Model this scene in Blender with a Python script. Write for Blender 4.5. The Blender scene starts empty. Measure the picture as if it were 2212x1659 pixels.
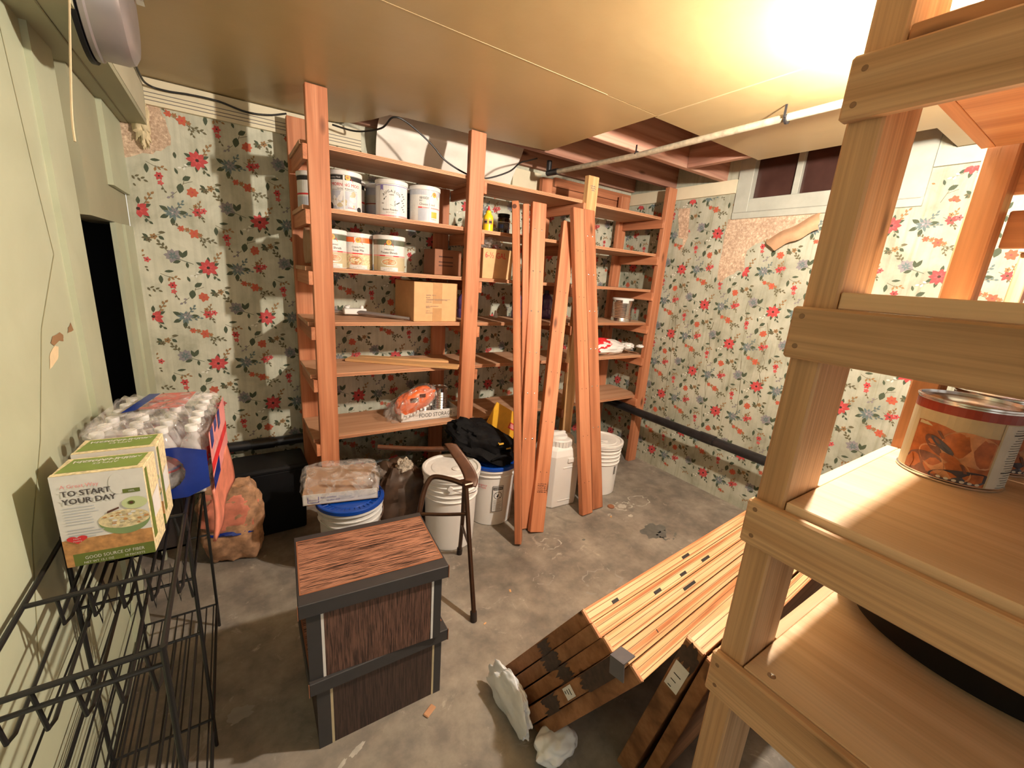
import bpy, bmesh, math, random
from mathutils import Vector as V, Matrix as MX, noise as NZ
SC = bpy.context.scene
COL = SC.collection
PI = math.pi
random.seed(7)

# ------------------------------------------------------------------ helpers
def xf(o, loc=(0, 0, 0), rz=0.0):
    o.location = loc; o.rotation_euler = (0, 0, rz)
    return o

def tag(o, label, cat, group=None, kind=None):
    if kind == 'structure':
        o['kind'] = kind
        return o
    if label: o['label'] = label
    if cat: o['category'] = cat
    if group: o['group'] = group
    if kind: o['kind'] = kind
    return o

def thing(name, label, cat, loc=(0, 0, 0), rz=0.0, group=None, tilt=None):
    o = bpy.data.objects.new(name, None)
    COL.objects.link(o)
    o.empty_display_size = .05
    xf(o, loc, rz)
    if tilt: o.rotation_euler = tilt
    return tag(o, label, cat, group)

def dup(root, loc, rz=None, label=None, group=None):
    r = root.copy(); COL.objects.link(r); r.location = loc
    if rz is not None: r.rotation_euler = (0, 0, rz)
    if label: r['label'] = label
    if group: r['group'] = group
    for ch in list(root.children):
        c = ch.copy(); COL.objects.link(c); c.parent = r
        for g in list(ch.children):
            d = g.copy(); COL.objects.link(d); d.parent = c
    return r

class MB:
    """collects faces, then links them as one mesh object"""
    def __init__(s):
        s.v = []; s.f = []; s.m = []; s.sm = []
    def add(s, vs, fs, mi=0, sm=False):
        b = len(s.v)
        s.v += [tuple(p) for p in vs]
        for f in fs:
            s.f.append([b + i for i in f]); s.m.append(mi); s.sm.append(sm)
        return s
    def poly(s, pts, mi=0):
        return s.add(pts, [list(range(len(pts)))], mi)
    def box(s, a, b, mi=0, M=None):
        x0, y0, z0 = a; x1, y1, z1 = b
        vs = [V((x, y, z)) for z in (z0, z1) for y in (y0, y1) for x in (x0, x1)]
        if M: vs = [M @ p for p in vs]
        return s.add(vs, [(0, 2, 3, 1), (4, 5, 7, 6), (0, 1, 5, 4), (2, 6, 7, 3), (0, 4, 6, 2), (1, 3, 7, 5)], mi)
    def tube(s, path, r, n=8, mi=0, cap=True, close=False):
        path = [V(p) for p in path]
        rr = r if isinstance(r, (list, tuple)) else [r] * len(path)
        vs = []; fs = []; N = len(path); up = None
        for i, p in enumerate(path):
            if close: t = path[(i + 1) % N] - path[i - 1]
            else: t = path[min(i + 1, N - 1)] - path[max(i - 1, 0)]
            t.normalize()
            if up is None:
                up = t.orthogonal().normalized()
            up = (up - t * up.dot(t))
            if up.length < 1e-6: up = t.orthogonal()
            up.normalize(); w = t.cross(up)
            for k in range(n):
                a = 2 * PI * k / n
                vs.append(p + (up * math.cos(a) + w * math.sin(a)) * rr[i])
        segs = N if close else N - 1
        for i in range(segs):
            j = (i + 1) % N
            for k in range(n):
                k2 = (k + 1) % n
                fs.append((i * n + k, i * n + k2, j * n + k2, j * n + k))
        s.add(vs, fs, mi, True)
        if cap and not close:
            b = len(s.v) - len(vs)
            s.f.append([b + k for k in range(n)][::-1]); s.m.append(mi); s.sm.append(False)
            s.f.append([b + (N - 1) * n + k for k in range(n)]); s.m.append(mi); s.sm.append(False)
        return s
    def lathe(s, prof, c=(0, 0, 0), n=40, mi=0, sm=True, mis=None):
        """prof: list of (r, z) from bottom to top; mis: slot per segment"""
        cx, cy, cz = c
        vs = []
        for r, z in prof:
            for k in range(n):
                a = 2 * PI * k / n
                vs.append((cx + r * math.cos(a), cy + r * math.sin(a), cz + z))
        b = len(s.v); s.v += vs
        for i in range(len(prof) - 1):
            for k in range(n):
                k2 = (k + 1) % n
                s.f.append([b + i * n + k, b + i * n + k2, b + (i + 1) * n + k2, b + (i + 1) * n + k])
                s.m.append(mis[i] if mis else mi); s.sm.append(sm)
        return s
    def disc(s, r, z, c=(0, 0, 0), n=40, mi=0, flip=False):
        pts = [(c[0] + r * math.cos(2 * PI * k / n), c[1] + r * math.sin(2 * PI * k / n), c[2] + z) for k in range(n)]
        return s.poly(pts[::-1] if flip else pts, mi)
    def grid(s, fn, nu, nv, mi=0, sm=True, closeu=False):
        vs = [fn(i / nu, j / nv) for j in range(nv + 1) for i in range(nu + (0 if closeu else 1))]
        w = nu if closeu else nu + 1
        fs = []
        for j in range(nv):
            for i in range(nu):
                i2 = (i + 1) % w
                fs.append((j * w + i, j * w + i2, (j + 1) * w + i2, (j + 1) * w + i))
        return s.add(vs, fs, mi, sm)
    def blob(s, c, size, amp=.2, freq=2.2, seed=0, e=(1, 1), n=(36, 22), mi=0, flat=None, warp=None, oct=4):
        """crumpled superellipsoid"""
        def sg(x, p): return math.copysign(abs(x) ** p, x)
        off = V((seed * 3.1, seed * 1.7, seed * 5.3))
        def fn(u, v):
            a = 2 * PI * u; b = PI * (v - .5)
            d = V((sg(math.cos(b), e[1]) * sg(math.cos(a), e[0]), sg(math.cos(b), e[1]) * sg(math.sin(a), e[0]), sg(math.sin(b), e[1])))
            k = 1 + amp * NZ.fractal(d * freq + off, 1.0, 2.0, oct)
            p = V((d.x * size[0] * k, d.y * size[1] * k, d.z * size[2] * k))
            if flat is not None and p.z < flat: p.z = flat
            if warp: p = warp(p)
            return (c[0] + p.x, c[1] + p.y, c[2] + p.z)
        return s.grid(fn, n[0], n[1], mi, True, True)
    def text(s, body, size, fn, mi=0, align='CENTER', sx=1.0, bold=0.0):
        vs, fs = glyphs(body, align)
        return s.add([fn(x * size * sx, y * size) for x, y in vs], fs, mi)
    def build(s, name, mats, parent=None, bevel=0.0, loc=None, seg=1):
        me = bpy.data.meshes.new(name)
        me.from_pydata(s.v, [], s.f)
        for m in (mats if isinstance(mats, (list, tuple)) else [mats]): me.materials.append(m)
        me.polygons.foreach_set('material_index', s.m)
        me.polygons.foreach_set('use_smooth', s.sm)
        if bevel:
            bm = bmesh.new(); bm.from_mesh(me)
            bmesh.ops.remove_doubles(bm, verts=bm.verts, dist=1e-6)
            ed = [e for e in bm.edges if len(e.link_faces) == 2 and e.calc_face_angle(0) > .6]
            bmesh.ops.bevel(bm, geom=ed, offset=bevel, segments=seg, affect='EDGES', profile=.5)
            bm.to_mesh(me); bm.free()
        me.update()
        if any(s.sm): me.set_sharp_from_angle(angle=.62)
        o = bpy.data.objects.new(name, me)
        COL.objects.link(o)
        if parent: o.parent = parent
        if loc: o.location = loc
        return o

_gl = {}
def glyphs(body, align):
    k = (body, align)
    if k in _gl: return _gl[k]
    cu = bpy.data.curves.new('txt', 'FONT'); cu.body = body; cu.size = 1; cu.align_x = align
    cu.resolution_u = 2
    o = bpy.data.objects.new('txt', cu); COL.objects.link(o)
    dg = bpy.context.evaluated_depsgraph_get(); dg.update()
    me = bpy.data.meshes.new_from_object(o.evaluated_get(dg))
    r = ([(v.co.x, v.co.y) for v in me.vertices], [tuple(p.vertices) for p in me.polygons])
    bpy.data.objects.remove(o); bpy.data.curves.remove(cu); bpy.data.meshes.remove(me)
    _gl[k] = r
    return r

def world_child(o, p):
    """parent o (built in world coordinates) to p without moving it"""
    o.parent = p
    m = MX.LocRotScale(p.location, p.rotation_euler, None)
    o.matrix_parent_inverse = m.inverted()
    return o

def board(name, a, b, w, t, wdir, mat, parent=None, bev=.0022, mats2=None):
    """sawn board from a to b: w wide along wdir, t thick; grain runs along local x"""
    a = V(a); b = V(b); L = (b - a).length
    x = (b - a).normalized(); y = V(wdir); y = (y - x * y.dot(x)).normalized(); z = x.cross(y)
    m = MB().box((-L / 2, -w / 2, -t / 2), (L / 2, w / 2, t / 2))
    o = m.build(name, mats2 or mat, None, bev)
    M = MX((x, y, z)).transposed().to_4x4(); M.translation = (a + b) / 2
    if parent:
        o.parent = parent
        o.matrix_parent_inverse = MX.LocRotScale(parent.location, parent.rotation_euler, None).inverted()
    o.matrix_basis = M
    return o

def slab(name, a, b, mat, axis='x', parent=None, bev=.0022):
    """axis-aligned board given by two corners; grain along axis"""
    a = V(a); b = V(b); c = (a + b) / 2; d = b - a
    i = 'xyz'.index(axis); j, k = [q for q in range(3) if q != i]
    A = c.copy(); B = c.copy(); A[i] = a[i]; B[i] = b[i]
    wd = V((0, 0, 0)); wd[j] = 1
    return board(name, A, B, d[j], d[k], wd, mat, parent, bev)

# ------------------------------------------------------------------ materials
def nt(name):
    m = bpy.data.materials.new(name); m.use_nodes = True
    t = m.node_tree; b = t.nodes['Principled BSDF']
    return m, t, b
def nd(t, k, **kw):
    n = t.nodes.new(k)
    for a, v in kw.items(): setattr(n, a, v)
    return n
def ramp(t, stops):
    r = nd(t, 'ShaderNodeValToRGB'); e = r.color_ramp.elements
    e[0].position, e[0].color = stops[0][0], (*stops[0][1], 1)
    e[1].position, e[1].color = stops[-1][0], (*stops[-1][1], 1)
    for p, c in stops[1:-1]:
        x = e.new(p); x.color = (*c, 1)
    return r
def mix(t, f, a, b, mode='MIX'):
    n = nd(t, 'ShaderNodeMix', data_type='RGBA', blend_type=mode)
    for s, i in ((f, 0), (a, 6), (b, 7)):
        if hasattr(s, 'is_linked') or hasattr(s, 'links'): t.links.new(s, n.inputs[i])
        elif i == 0: n.inputs[0].default_value = s
        else: n.inputs[i].default_value = (*s, 1)
    return n.outputs[2]
def ocoord(t, scale=(1, 1, 1), rnd=0.0, src='Object'):
    tc = nd(t, 'ShaderNodeTexCoord'); mp = nd(t, 'ShaderNodeMapping')
    mp.inputs['Scale'].default_value = scale
    t.links.new(tc.outputs[src], mp.inputs['Vector'])
    if rnd:
        oi = nd(t, 'ShaderNodeObjectInfo'); mu = nd(t, 'ShaderNodeMath', operation='MULTIPLY')
        mu.inputs[1].default_value = rnd
        t.links.new(oi.outputs['Random'], mu.inputs[0])
        t.links.new(mu.outputs[0], mp.inputs['Location'])
    return mp.outputs[0]
def noise(t, vec, scale, detail=4, rough=.55, dist=0):
    n = nd(t, 'ShaderNodeTexNoise')
    n.inputs['Scale'].default_value = scale; n.inputs['Detail'].default_value = detail
    n.inputs['Roughness'].default_value = rough; n.inputs['Distortion'].default_value = dist
    t.links.new(vec, n.inputs['Vector'])
    return n.outputs['Fac']
def bump(t, b, h, s=.2, d=.002):
    n = nd(t, 'ShaderNodeBump'); n.inputs['Strength'].default_value = s; n.inputs['Distance'].default_value = d
    t.links.new(h, n.inputs['Height']); t.links.new(n.outputs[0], b.inputs['Normal'])

def plain(name, c, rough=.5, metal=0, var=.0, vs=30, spec=None, trans=0, alpha=None, coat=0):
    m, t, b = nt(name)
    b.inputs['Roughness'].default_value = rough; b.inputs['Metallic'].default_value = metal
    if spec is not None: b.inputs['Specular IOR Level'].default_value = spec
    if coat: b.inputs['Coat Weight'].default_value = coat; b.inputs['Coat Roughness'].default_value = .08
    f = noise(t, ocoord(t, (1, 1, 1), 17), vs, 3)
    v = var if var else .06
    lo = tuple(max(0, x * (1 - v)) for x in c); hi = tuple(min(1, x * (1 + v)) for x in c)
    r = ramp(t, [(.3, lo), (.7, hi)])
    t.links.new(f, r.inputs[0]); t.links.new(r.outputs[0], b.inputs['Base Color'])
    if trans: b.inputs['Transmission Weight'].default_value = trans
    return m

def wood(name, dark, mid, light, rough=.6, gs=1.0, knots=True, grain=.5, axis=0, contrast=1.0):
    """sawn softwood, grain along local axis"""
    m, t, b = nt(name)
    s1 = [22, 22, 22]; s1[axis] = 1.1
    s2 = [170, 170, 170]; s2[axis] = 3.0
    v1 = ocoord(t, tuple(x * gs for x in s1), 23)
    v2 = ocoord(t, tuple(x * gs for x in s2), 31)
    v3 = ocoord(t, (3, 3, 3), 11)
    f1 = noise(t, v1, 1.0, 3, .5, .6)
    f2 = noise(t, v2, 1.0, 3, .6)
    r1 = ramp(t, [(.30, dark), (.48, mid), (.62, light), (.80, mid)])
    t.links.new(f1, r1.inputs[0])
    r2 = ramp(t, [(.30, (1 - .3 * grain,) * 3), (.62, (1.0,) * 3)])
    t.links.new(f2, r2.inputs[0])
    c = mix(t, contrast, mid, r1.outputs[0])
    c = mix(t, 1.0, c, r2.outputs[0], 'MULTIPLY')
    oi = nd(t, 'ShaderNodeObjectInfo'); rr = ramp(t, [(0, (.86, .84, .82)), (1, (1.08, 1.06, 1.04))])
    t.links.new(oi.outputs['Random'], rr.inputs[0])
    c = mix(t, 1.0, c, rr.outputs[0], 'MULTIPLY')
    if knots:
        sk = [9, 9, 9]; sk[axis] = 3.2
        vo = nd(t, 'ShaderNodeTexVoronoi', feature='F1'); vo.inputs['Scale'].default_value = 1.0
        t.links.new(ocoord(t, tuple(sk), 41), vo.inputs['Vector'])
        rk = ramp(t, [(.06, (1, 1, 1)), (.16, (0, 0, 0))])
        t.links.new(vo.outputs['Distance'], rk.inputs[0])
        c = mix(t, rk.outputs[0], c, tuple(x * .38 for x in dark))
    t.links.new(c, b.inputs['Base Color'])
    b.inputs['Roughness'].default_value = rough
    b.inputs['Specular IOR Level'].default_value = .3
    bump(t, b, f2, .25, .001)
    return m

MAT = {}
def K(k): return MAT[k]
MAT['fir'] = wood('fir_lumber', (.37, .135, .065), (.53, .205, .10), (.61, .265, .14), .55)
MAT['ply'] = wood('fir_plywood', (.44, .235, .135), (.55, .315, .19), (.62, .375, .24), .6, .7, False, .4)
MAT['plyedge'] = wood('plywood_edge', (.45, .20, .10), (.62, .30, .16), (.70, .38, .21), .6, 1, False)
MAT['darkline'] = plain('glue_line', (.13, .05, .025), .8)
MAT['pine'] = wood('pine_lumber', (.50, .27, .11), (.66, .38, .17), (.74, .46, .23), .55, 1)
MAT['rackpine'] = wood('rack_pine', (.40, .225, .11), (.57, .345, .185), (.64, .41, .235), .5, .8, True, .9)
MAT['rackply'] = wood('rack_plywood', (.66, .45, .27), (.72, .51, .32), (.78, .57, .38), .6, .8, False, .35)
MAT['rackred'] = wood('rack_red_fir', (.42, .19, .085), (.56, .28, .135), (.62, .34, .175), .55, .7)
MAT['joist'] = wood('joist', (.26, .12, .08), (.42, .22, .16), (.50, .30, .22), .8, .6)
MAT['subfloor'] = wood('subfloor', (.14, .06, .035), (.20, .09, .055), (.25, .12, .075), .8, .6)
MAT['panelwood'] = wood('panel_edge_fir', (.62, .28, .12), (.86, .54, .28), (.93, .64, .37), .45, 1.5, False, .7)
MAT['panelend'] = wood('panel_end_brown', (.16, .07, .03), (.29, .135, .06), (.37, .18, .085), .6, .5, True, .6, contrast=1.0)
MAT['white'] = plain('white_plastic', (.82, .80, .77), .35, var=.03, vs=6)
MAT['whitedull'] = plain('translucent_plastic', (.70, .70, .69), .4, var=.06, vs=12)
MAT['lidwhite'] = plain('white_lid', (.74, .72, .69), .4)
MAT['cream'] = plain('cream_paint', (.72, .65, .47), .5, var=.05, vs=8)
MAT['windowpaint'] = plain('window_paint', (.42, .43, .37), .5, var=.08, vs=14)
MAT['green'] = None
MAT['beam'] = plain('beam_paint', (.36, .35, .235), .6, var=.06, vs=4)
MAT['black'] = plain('black_plastic', (.008, .008, .009), .5, spec=.2)
MAT['blackcloth'] = plain('black_cloth', (.005, .005, .006), .75, var=.3, vs=60, spec=.12)
MAT['wire'] = plain('black_wire', (.010, .009, .009), .4)
MAT['redgrain'] = wood('red_grain_stripe', (.45, .17, .07), (.62, .27, .12), (.75, .38, .18), .5, 1.5, False, .8)
MAT['nailhead'] = plain('nail_head', (.24, .13, .065), .6)
MAT['grooveshade'] = plain('groove_shadow_paint', (.25, .23, .14), .7)  # shade in the soffit groove, put into the colour of a thin strip
MAT['pipe'] = plain('black_iron', (.014, .014, .016), .35, var=.4, vs=18)
MAT['cable'] = plain('black_cable', (.012, .011, .010), .5)
MAT['conduit'] = plain('painted_conduit', (.42, .36, .26), .45, .2, var=.25, vs=40)
MAT['steel'] = plain('tin', (.72, .70, .68), .22, 1)
MAT['greysteel'] = plain('grey_enamel', (.36, .33, .33), .35, .6, var=.08, vs=10)
MAT['bronze'] = plain('brown_tube', (.065, .030, .016), .3, .5, var=.15, vs=50)
MAT['leather'] = plain('brown_leather', (.085, .030, .013), .45, var=.2, vs=50)
MAT['rubber'] = plain('rubber', (.02, .012, .010), .7)
MAT['cardboard'] = plain('cardboard', (.62, .36, .17), .75, var=.06, vs=20)
MAT['cardin'] = plain('cardboard_inside', (.46, .29, .18), .8)
MAT['carddark'] = plain('brown_carton', (.27, .105, .05), .7)
MAT['tape'] = plain('packing_tape', (.48, .26, .11), .3)
MAT['ink'] = plain('black_ink', (.02, .018, .018), .7)
MAT['greyink'] = plain('grey_ink', (.17, .15, .14), .7)
MAT['brownink'] = plain('brown_ink', (.10, .035, .02), .7)
MAT['redink'] = plain('red_ink', (.65, .03, .035), .6)
MAT['blue'] = plain('blue_plastic', (.004, .055, .36), .3)
MAT['bluefilm'] = plain('blue_film', (.012, .035, .26), .22, var=.2, vs=14)
MAT['yellow'] = plain('yellow_plastic', (.90, .62, .02), .35)
MAT['yellowfolder'] = plain('yellow_card', (.82, .42, .03), .5)
MAT['orange'] = plain('orange_bag', (.80, .15, .035), .4, var=.2, vs=20)
MAT['redbag'] = plain('red_bag', (.72, .03, .04), .35, var=.25, vs=16)
MAT['pink'] = plain('pink_print', (.80, .30, .29), .4, var=.15, vs=18)
MAT['coral'] = plain('coral_print', (.70, .23, .15), .5, var=.25, vs=18)
MAT['tanprint'] = plain('tan_print', (.45, .25, .14), .6, var=.45, vs=26)
MAT['olive'] = plain('olive_print', (.13, .17, .03), .55)
MAT['greenprint'] = plain('green_print', (.20, .28, .06), .55)
MAT['oat'] = plain('oat_print', (.72, .60, .36), .6, var=.3, vs=120)
MAT['brownprint'] = plain('brown_print', (.50, .25, .09), .6, var=.3, vs=70)
MAT['paperwhite'] = plain('white_print', (.72, .70, .67), .5)
MAT['cupgreen'] = plain('bowl_print', (.22, .31, .13), .5)
MAT['apple'] = plain('apple_print', (.55, .62, .34), .5)
MAT['lilac'] = plain('violet_print', (.20, .16, .42), .5)
MAT['palegrey'] = plain('pale_grey_print', (.50, .52, .58), .5, var=.1, vs=20)
MAT['gold'] = plain('gold_print', (.72, .42, .06), .5)
MAT['darkgreen'] = plain('dark_green_print', (.10, .11, .07), .5)
MAT['peach'] = plain('peach_print', (.38, .11, .028), .4, var=.35, vs=40)
MAT['peachlight'] = plain('peach_light_print', (.50, .235, .105), .4, var=.3, vs=50)
MAT['peachdark'] = plain('peach_dark_print', (.16, .06, .035), .4, var=.5, vs=40)
MAT['navyprint'] = plain('navy_print', (.05, .045, .06), .4)
MAT['maroon'] = plain('maroon_print', (.28, .035, .015), .35)
MAT['tanpaper'] = plain('tan_label', (.50, .42, .26), .45)
MAT['greylabel'] = plain('grey_label', (.58, .56, .49), .5)
MAT['bottlecap'] = plain('white_cap', (.85, .83, .82), .4)
MAT['purple'] = plain('violet_plastic', (.10, .06, .17), .2, var=.4, vs=20)
MAT['jar'] = plain('dark_glass', (.012, .008, .008), .08, spec=.8)
MAT['sheet'] = plain('white_sheeting', (.80, .74, .66), .55, var=.07, vs=7)
MAT['foam'] = plain('spray_foam', (.70, .58, .36), .8, var=.15, vs=40)
MAT['pane'] = plain('dark_pane', (.055, .025, .02), .25, var=.3, vs=6)
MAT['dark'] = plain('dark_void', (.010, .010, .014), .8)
MAT['edgegrey'] = plain('charcoal_edging', (.035, .033, .035), .5)
MAT['cord'] = plain('pull_cord', (.62, .48, .30), .8)
MAT['chip'] = plain('wood_chip', (.50, .26, .14), .8)
MAT['bagfilm'] = plain('grey_white_film', (.78, .80, .84), .3, var=.08, vs=18)
MAT['brownbag'] = plain('brown_bag', (.055, .030, .018), .5, var=.5, vs=14)
MAT['knot'] = plain('mottled_cloth', (.40, .34, .27), .8, var=.5, vs=160)
MAT['stain'] = plain('dark_tape_stain', (.045, .025, .016), .5, var=.4, vs=60)
MAT['greytape'] = plain('grey_tape', (.11, .105, .115), .35)

def film(name, tint, op, rough=.12):
    """clear wrinkled film: mostly see-through with shiny creases"""
    m, t, b = nt(name)
    b.inputs['Base Color'].default_value = (*tint, 1); b.inputs['Roughness'].default_value = rough
    tr = nd(t, 'ShaderNodeBsdfTransparent'); mx = nd(t, 'ShaderNodeMixShader')
    f = noise(t, ocoord(t, (1, 1, 1), 5), 13, 2, .5, 1.6)
    r = ramp(t, [(.42, (op * .35,) * 3), (.60, (min(1, op * 2.2),) * 3)])
    t.links.new(f, r.inputs[0]); t.links.new(r.outputs[0], mx.inputs[0])
    t.links.new(tr.outputs[0], mx.inputs[1]); t.links.new(b.outputs[0], mx.inputs[2])
    t.links.new(mx.outputs[0], t.nodes['Material Output'].inputs[0])
    bump(t, b, f, .5, .008)
    return m
MAT['clearfilm'] = film('clear_film', (.80, .76, .73), .17)
MAT['thinfilm'] = film('clear_bag', (.62, .57, .52), .15)
MAT['bottle'] = film('clear_bottle', (.75, .73, .73), .26)

def stripes(name, dark, light, axis, rough=.55):
    """coarse printed wood grain along an axis, for the file boxes"""
    m, t, b = nt(name)
    s = [400, 400, 400]; s[axis] = 12
    f = noise(t, ocoord(t, tuple(s), 9), 1.0, 4, .65, .4)
    r = ramp(t, [(.43, dark), (.56, light)])
    t.links.new(f, r.inputs[0]); t.links.new(r.outputs[0], b.inputs['Base Color'])
    b.inputs['Roughness'].default_value = rough
    return m
MAT['boxtop'] = stripes('box_top_grain', (.022, .009, .006), (.42, .20, .125), 0)
MAT['boxfront'] = stripes('box_front_grain', (.035, .016, .012), (.15, .075, .052), 2)
MAT['boxfrontdark'] = stripes('box_front_dark', (.022, .012, .010), (.062, .034, .026), 2)

def mat_floor():
    m, t, b = nt('concrete')
    v = ocoord(t)
    a = noise(t, v, 2.3, 6, .6, .3); c = noise(t, v, 9, 6, .65); d = noise(t, v, 60, 3)
    r = ramp(t, [(.30, (.165, .145, .122)), (.5, (.25, .222, .19)), (.72, (.34, .305, .26))])
    t.links.new(a, r.inputs[0])
    r2 = ramp(t, [(.35, (.70, .70, .72)), (.66, (1.22, 1.20, 1.16))]); t.links.new(c, r2.inputs[0])
    x = mix(t, 1.0, r.outputs[0], r2.outputs[0], 'MULTIPLY')
    r3 = ramp(t, [(.60, (0, 0, 0)), (.70, (.75, .75, .75))]); t.links.new(noise(t, v, 7.3, 8, .7, 1.5), r3.inputs[0])
    x = mix(t, r3.outputs[0], x, (.50, .44, .37))
    r4 = ramp(t, [(.62, (0, 0, 0)), (.76, (.75, .75, .75))]); t.links.new(noise(t, ocoord(t, (1.1, 1.3, 1)), 3.1, 5, .6, .8), r4.inputs[0])
    x = mix(t, r4.outputs[0], x, (.12, .115, .105))
    t.links.new(x, b.inputs['Base Color']); b.inputs['Roughness'].default_value = .62
    bump(t, b, c, .18, .004)
    return m
MAT['floor'] = mat_floor()

def mat_paper():
    m, t, b = nt('wallpaper_ground')
    v = ocoord(t)
    a = noise(t, v, 5.5, 6, .6, .4); c = noise(t, ocoord(t, (60, 60, 2.5)), 1, 3)
    r = ramp(t, [(.32, (.38, .375, .28)), (.5, (.53, .53, .42)), (.68, (.64, .63, .51))]); t.links.new(a, r.inputs[0])
    r2 = ramp(t, [(.3, (.88, .88, .87)), (.6, (1.03, 1.03, 1.03))]); t.links.new(c, r2.inputs[0])
    x = mix(t, 1.0, r.outputs[0], r2.outputs[0], 'MULTIPLY')
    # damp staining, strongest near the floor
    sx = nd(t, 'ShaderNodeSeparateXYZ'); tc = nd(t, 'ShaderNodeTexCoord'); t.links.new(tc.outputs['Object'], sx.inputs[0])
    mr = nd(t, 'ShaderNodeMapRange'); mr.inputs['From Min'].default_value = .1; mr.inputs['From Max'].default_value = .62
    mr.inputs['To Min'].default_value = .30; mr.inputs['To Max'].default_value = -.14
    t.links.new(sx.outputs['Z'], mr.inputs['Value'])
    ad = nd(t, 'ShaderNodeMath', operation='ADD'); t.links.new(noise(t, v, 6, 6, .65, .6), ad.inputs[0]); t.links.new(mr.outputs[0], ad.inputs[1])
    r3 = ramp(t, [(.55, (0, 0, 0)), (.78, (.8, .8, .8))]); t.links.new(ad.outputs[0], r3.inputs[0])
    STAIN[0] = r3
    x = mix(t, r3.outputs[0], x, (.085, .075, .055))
    t.links.new(x, b.inputs['Base Color']); b.inputs['Roughness'].default_value = .7
    bump(t, b, a, .35, .01)
    return m
STAIN = [None]
MAT['paper'] = mat_paper()
def mat_paper_clean():
    m, t, b = nt('wallpaper_ground_light')
    v = ocoord(t)
    a = noise(t, v, 5.0, 6, .6, .4); c = noise(t, ocoord(t, (34, 34, 1.6)), 1, 4, .6, .5)
    r = ramp(t, [(.30, (.30, .30, .225)), (.5, (.44, .445, .35)), (.68, (.52, .52, .42))]); t.links.new(a, r.inputs[0])
    r2 = ramp(t, [(.33, (.80, .79, .74)), (.50, (1.0, 1.0, 1.0))]); t.links.new(c, r2.inputs[0])
    x = mix(t, 1.0, r.outputs[0], r2.outputs[0], 'MULTIPLY')
    t.links.new(x, b.inputs['Base Color']); b.inputs['Roughness'].default_value = .7
    bump(t, b, c, .35, .008)
    return m
MAT['paperR'] = mat_paper_clean()
def mat_plaster():
    m, t, b = nt('bare_plaster')
    v = ocoord(t)
    a = noise(t, v, 70, 4, .7); c = noise(t, v, 8, 5)
    r = ramp(t, [(.35, (.42, .29, .20)), (.52, (.58, .43, .31)), (.70, (.86, .72, .55))]); t.links.new(a, r.inputs[0])
    r2 = ramp(t, [(.3, (.85, .82, .80)), (.7, (1.1, 1.08, 1.05))]); t.links.new(c, r2.inputs[0])
    t.links.new(mix(t, 1.0, r.outputs[0], r2.outputs[0], 'MULTIPLY'), b.inputs['Base Color'])
    b.inputs['Roughness'].default_value = .6
    bump(t, b, a, .6, .004)
    return m
MAT['plaster'] = mat_plaster()
def mat_paint(name, lo, hi, rough, sc=3.0):
    m, t, b = nt(name)
    v = ocoord(t); a = noise(t, v, sc, 6, .55, .3)
    r = ramp(t, [(.3, lo), (.7, hi)]); t.links.new(a, r.inputs[0])
    t.links.new(r.outputs[0], b.inputs['Base Color']); b.inputs['Roughness'].default_value = rough
    bump(t, b, noise(t, v, 14, 4), .08, .01)
    return m
MAT['green'] = mat_paint('pale_green_paint', (.43, .455, .315), (.52, .55, .40), .5)
MAT['ceil'] = mat_paint('tan_ceiling_paint', (.40, .295, .14), (.49, .365, .18), .36, 1.6)
MAT['seam'] = plain('seam', (.58, .45, .25), .6)
FL = [('f_red', (.50, .06, .06)), ('f_orange', (.50, .11, .055)), ('f_green', (.06, .08, .045)), ('f_teal', (.13, .18, .18)),
      ('f_mauve', (.25, .23, .24)), ('f_tan', (.30, .17, .07)), ('f_olive', (.13, .115, .06)), ('f_pink', (.58, .09, .09)),
      ('f_dark', (.05, .018, .012)), ('f_pale', (.72, .72, .64))]
FMATS = [plain(n, c, .75) for n, c in FL]
# ------------------------------------------------------------------ wallpaper
def leafpts(cx, cy, a, l, w):
    prof = [(0, 0), (.22, .36), (.48, .5), (.75, .33), (1, 0), (.75, -.33), (.48, -.5), (.22, -.36)]
    ca, sa = math.cos(a), math.sin(a)
    return [(cx + x * l * ca - y * w * sa, cy + x * l * sa + y * w * ca) for x, y in prof]
def petal(cx, cy, a, r0, l, w):
    return leafpts(cx + r0 * math.cos(a), cy + r0 * math.sin(a), a, l, w)
def linepts(x0, y0, x1, y1, w=.0016):
    dx, dy = x1 - x0, y1 - y0; L = math.hypot(dx, dy) or 1; nx, ny = -dy / L * w / 2, dx / L * w / 2
    return [(x0 + nx, y0 + ny), (x1 + nx, y1 + ny), (x1 - nx, y1 - ny), (x0 - nx, y0 - ny)]
RED, ORA, GRN, TEAL, MAU, TAN, OLI, PNK, DRK, PAL = range(1, 11)
def daisy(x, y, r, n, col, w=.62, cen=DRK, a0=0.0, cr=.2):
    o = [(petal(x, y, a0 + 2 * PI * k / n + random.uniform(-.12, .12), r * .08, r * random.uniform(.85, 1.08), r * w), col) for k in range(n)]
    if cr: o.append(([(x + r * cr * math.cos(q * PI / 4), y + r * cr * math.sin(q * PI / 4)) for q in range(8)], cen))
    return o
def sprig(x, y, a, L, n, col, l=.014, w=.007):
    o = [(linepts(x, y, x + L * math.cos(a), y + L * math.sin(a)), OLI)]
    for k in range(n):
        f = (k + 1) / n; s = 1 if k % 2 else -1
        px, py = x + L * f * math.cos(a), y + L * f * math.sin(a)
        o.append((leafpts(px, py, a + s * .8 * (1 if k < n - 1 else .2), l, w), col))
    return o
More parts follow.
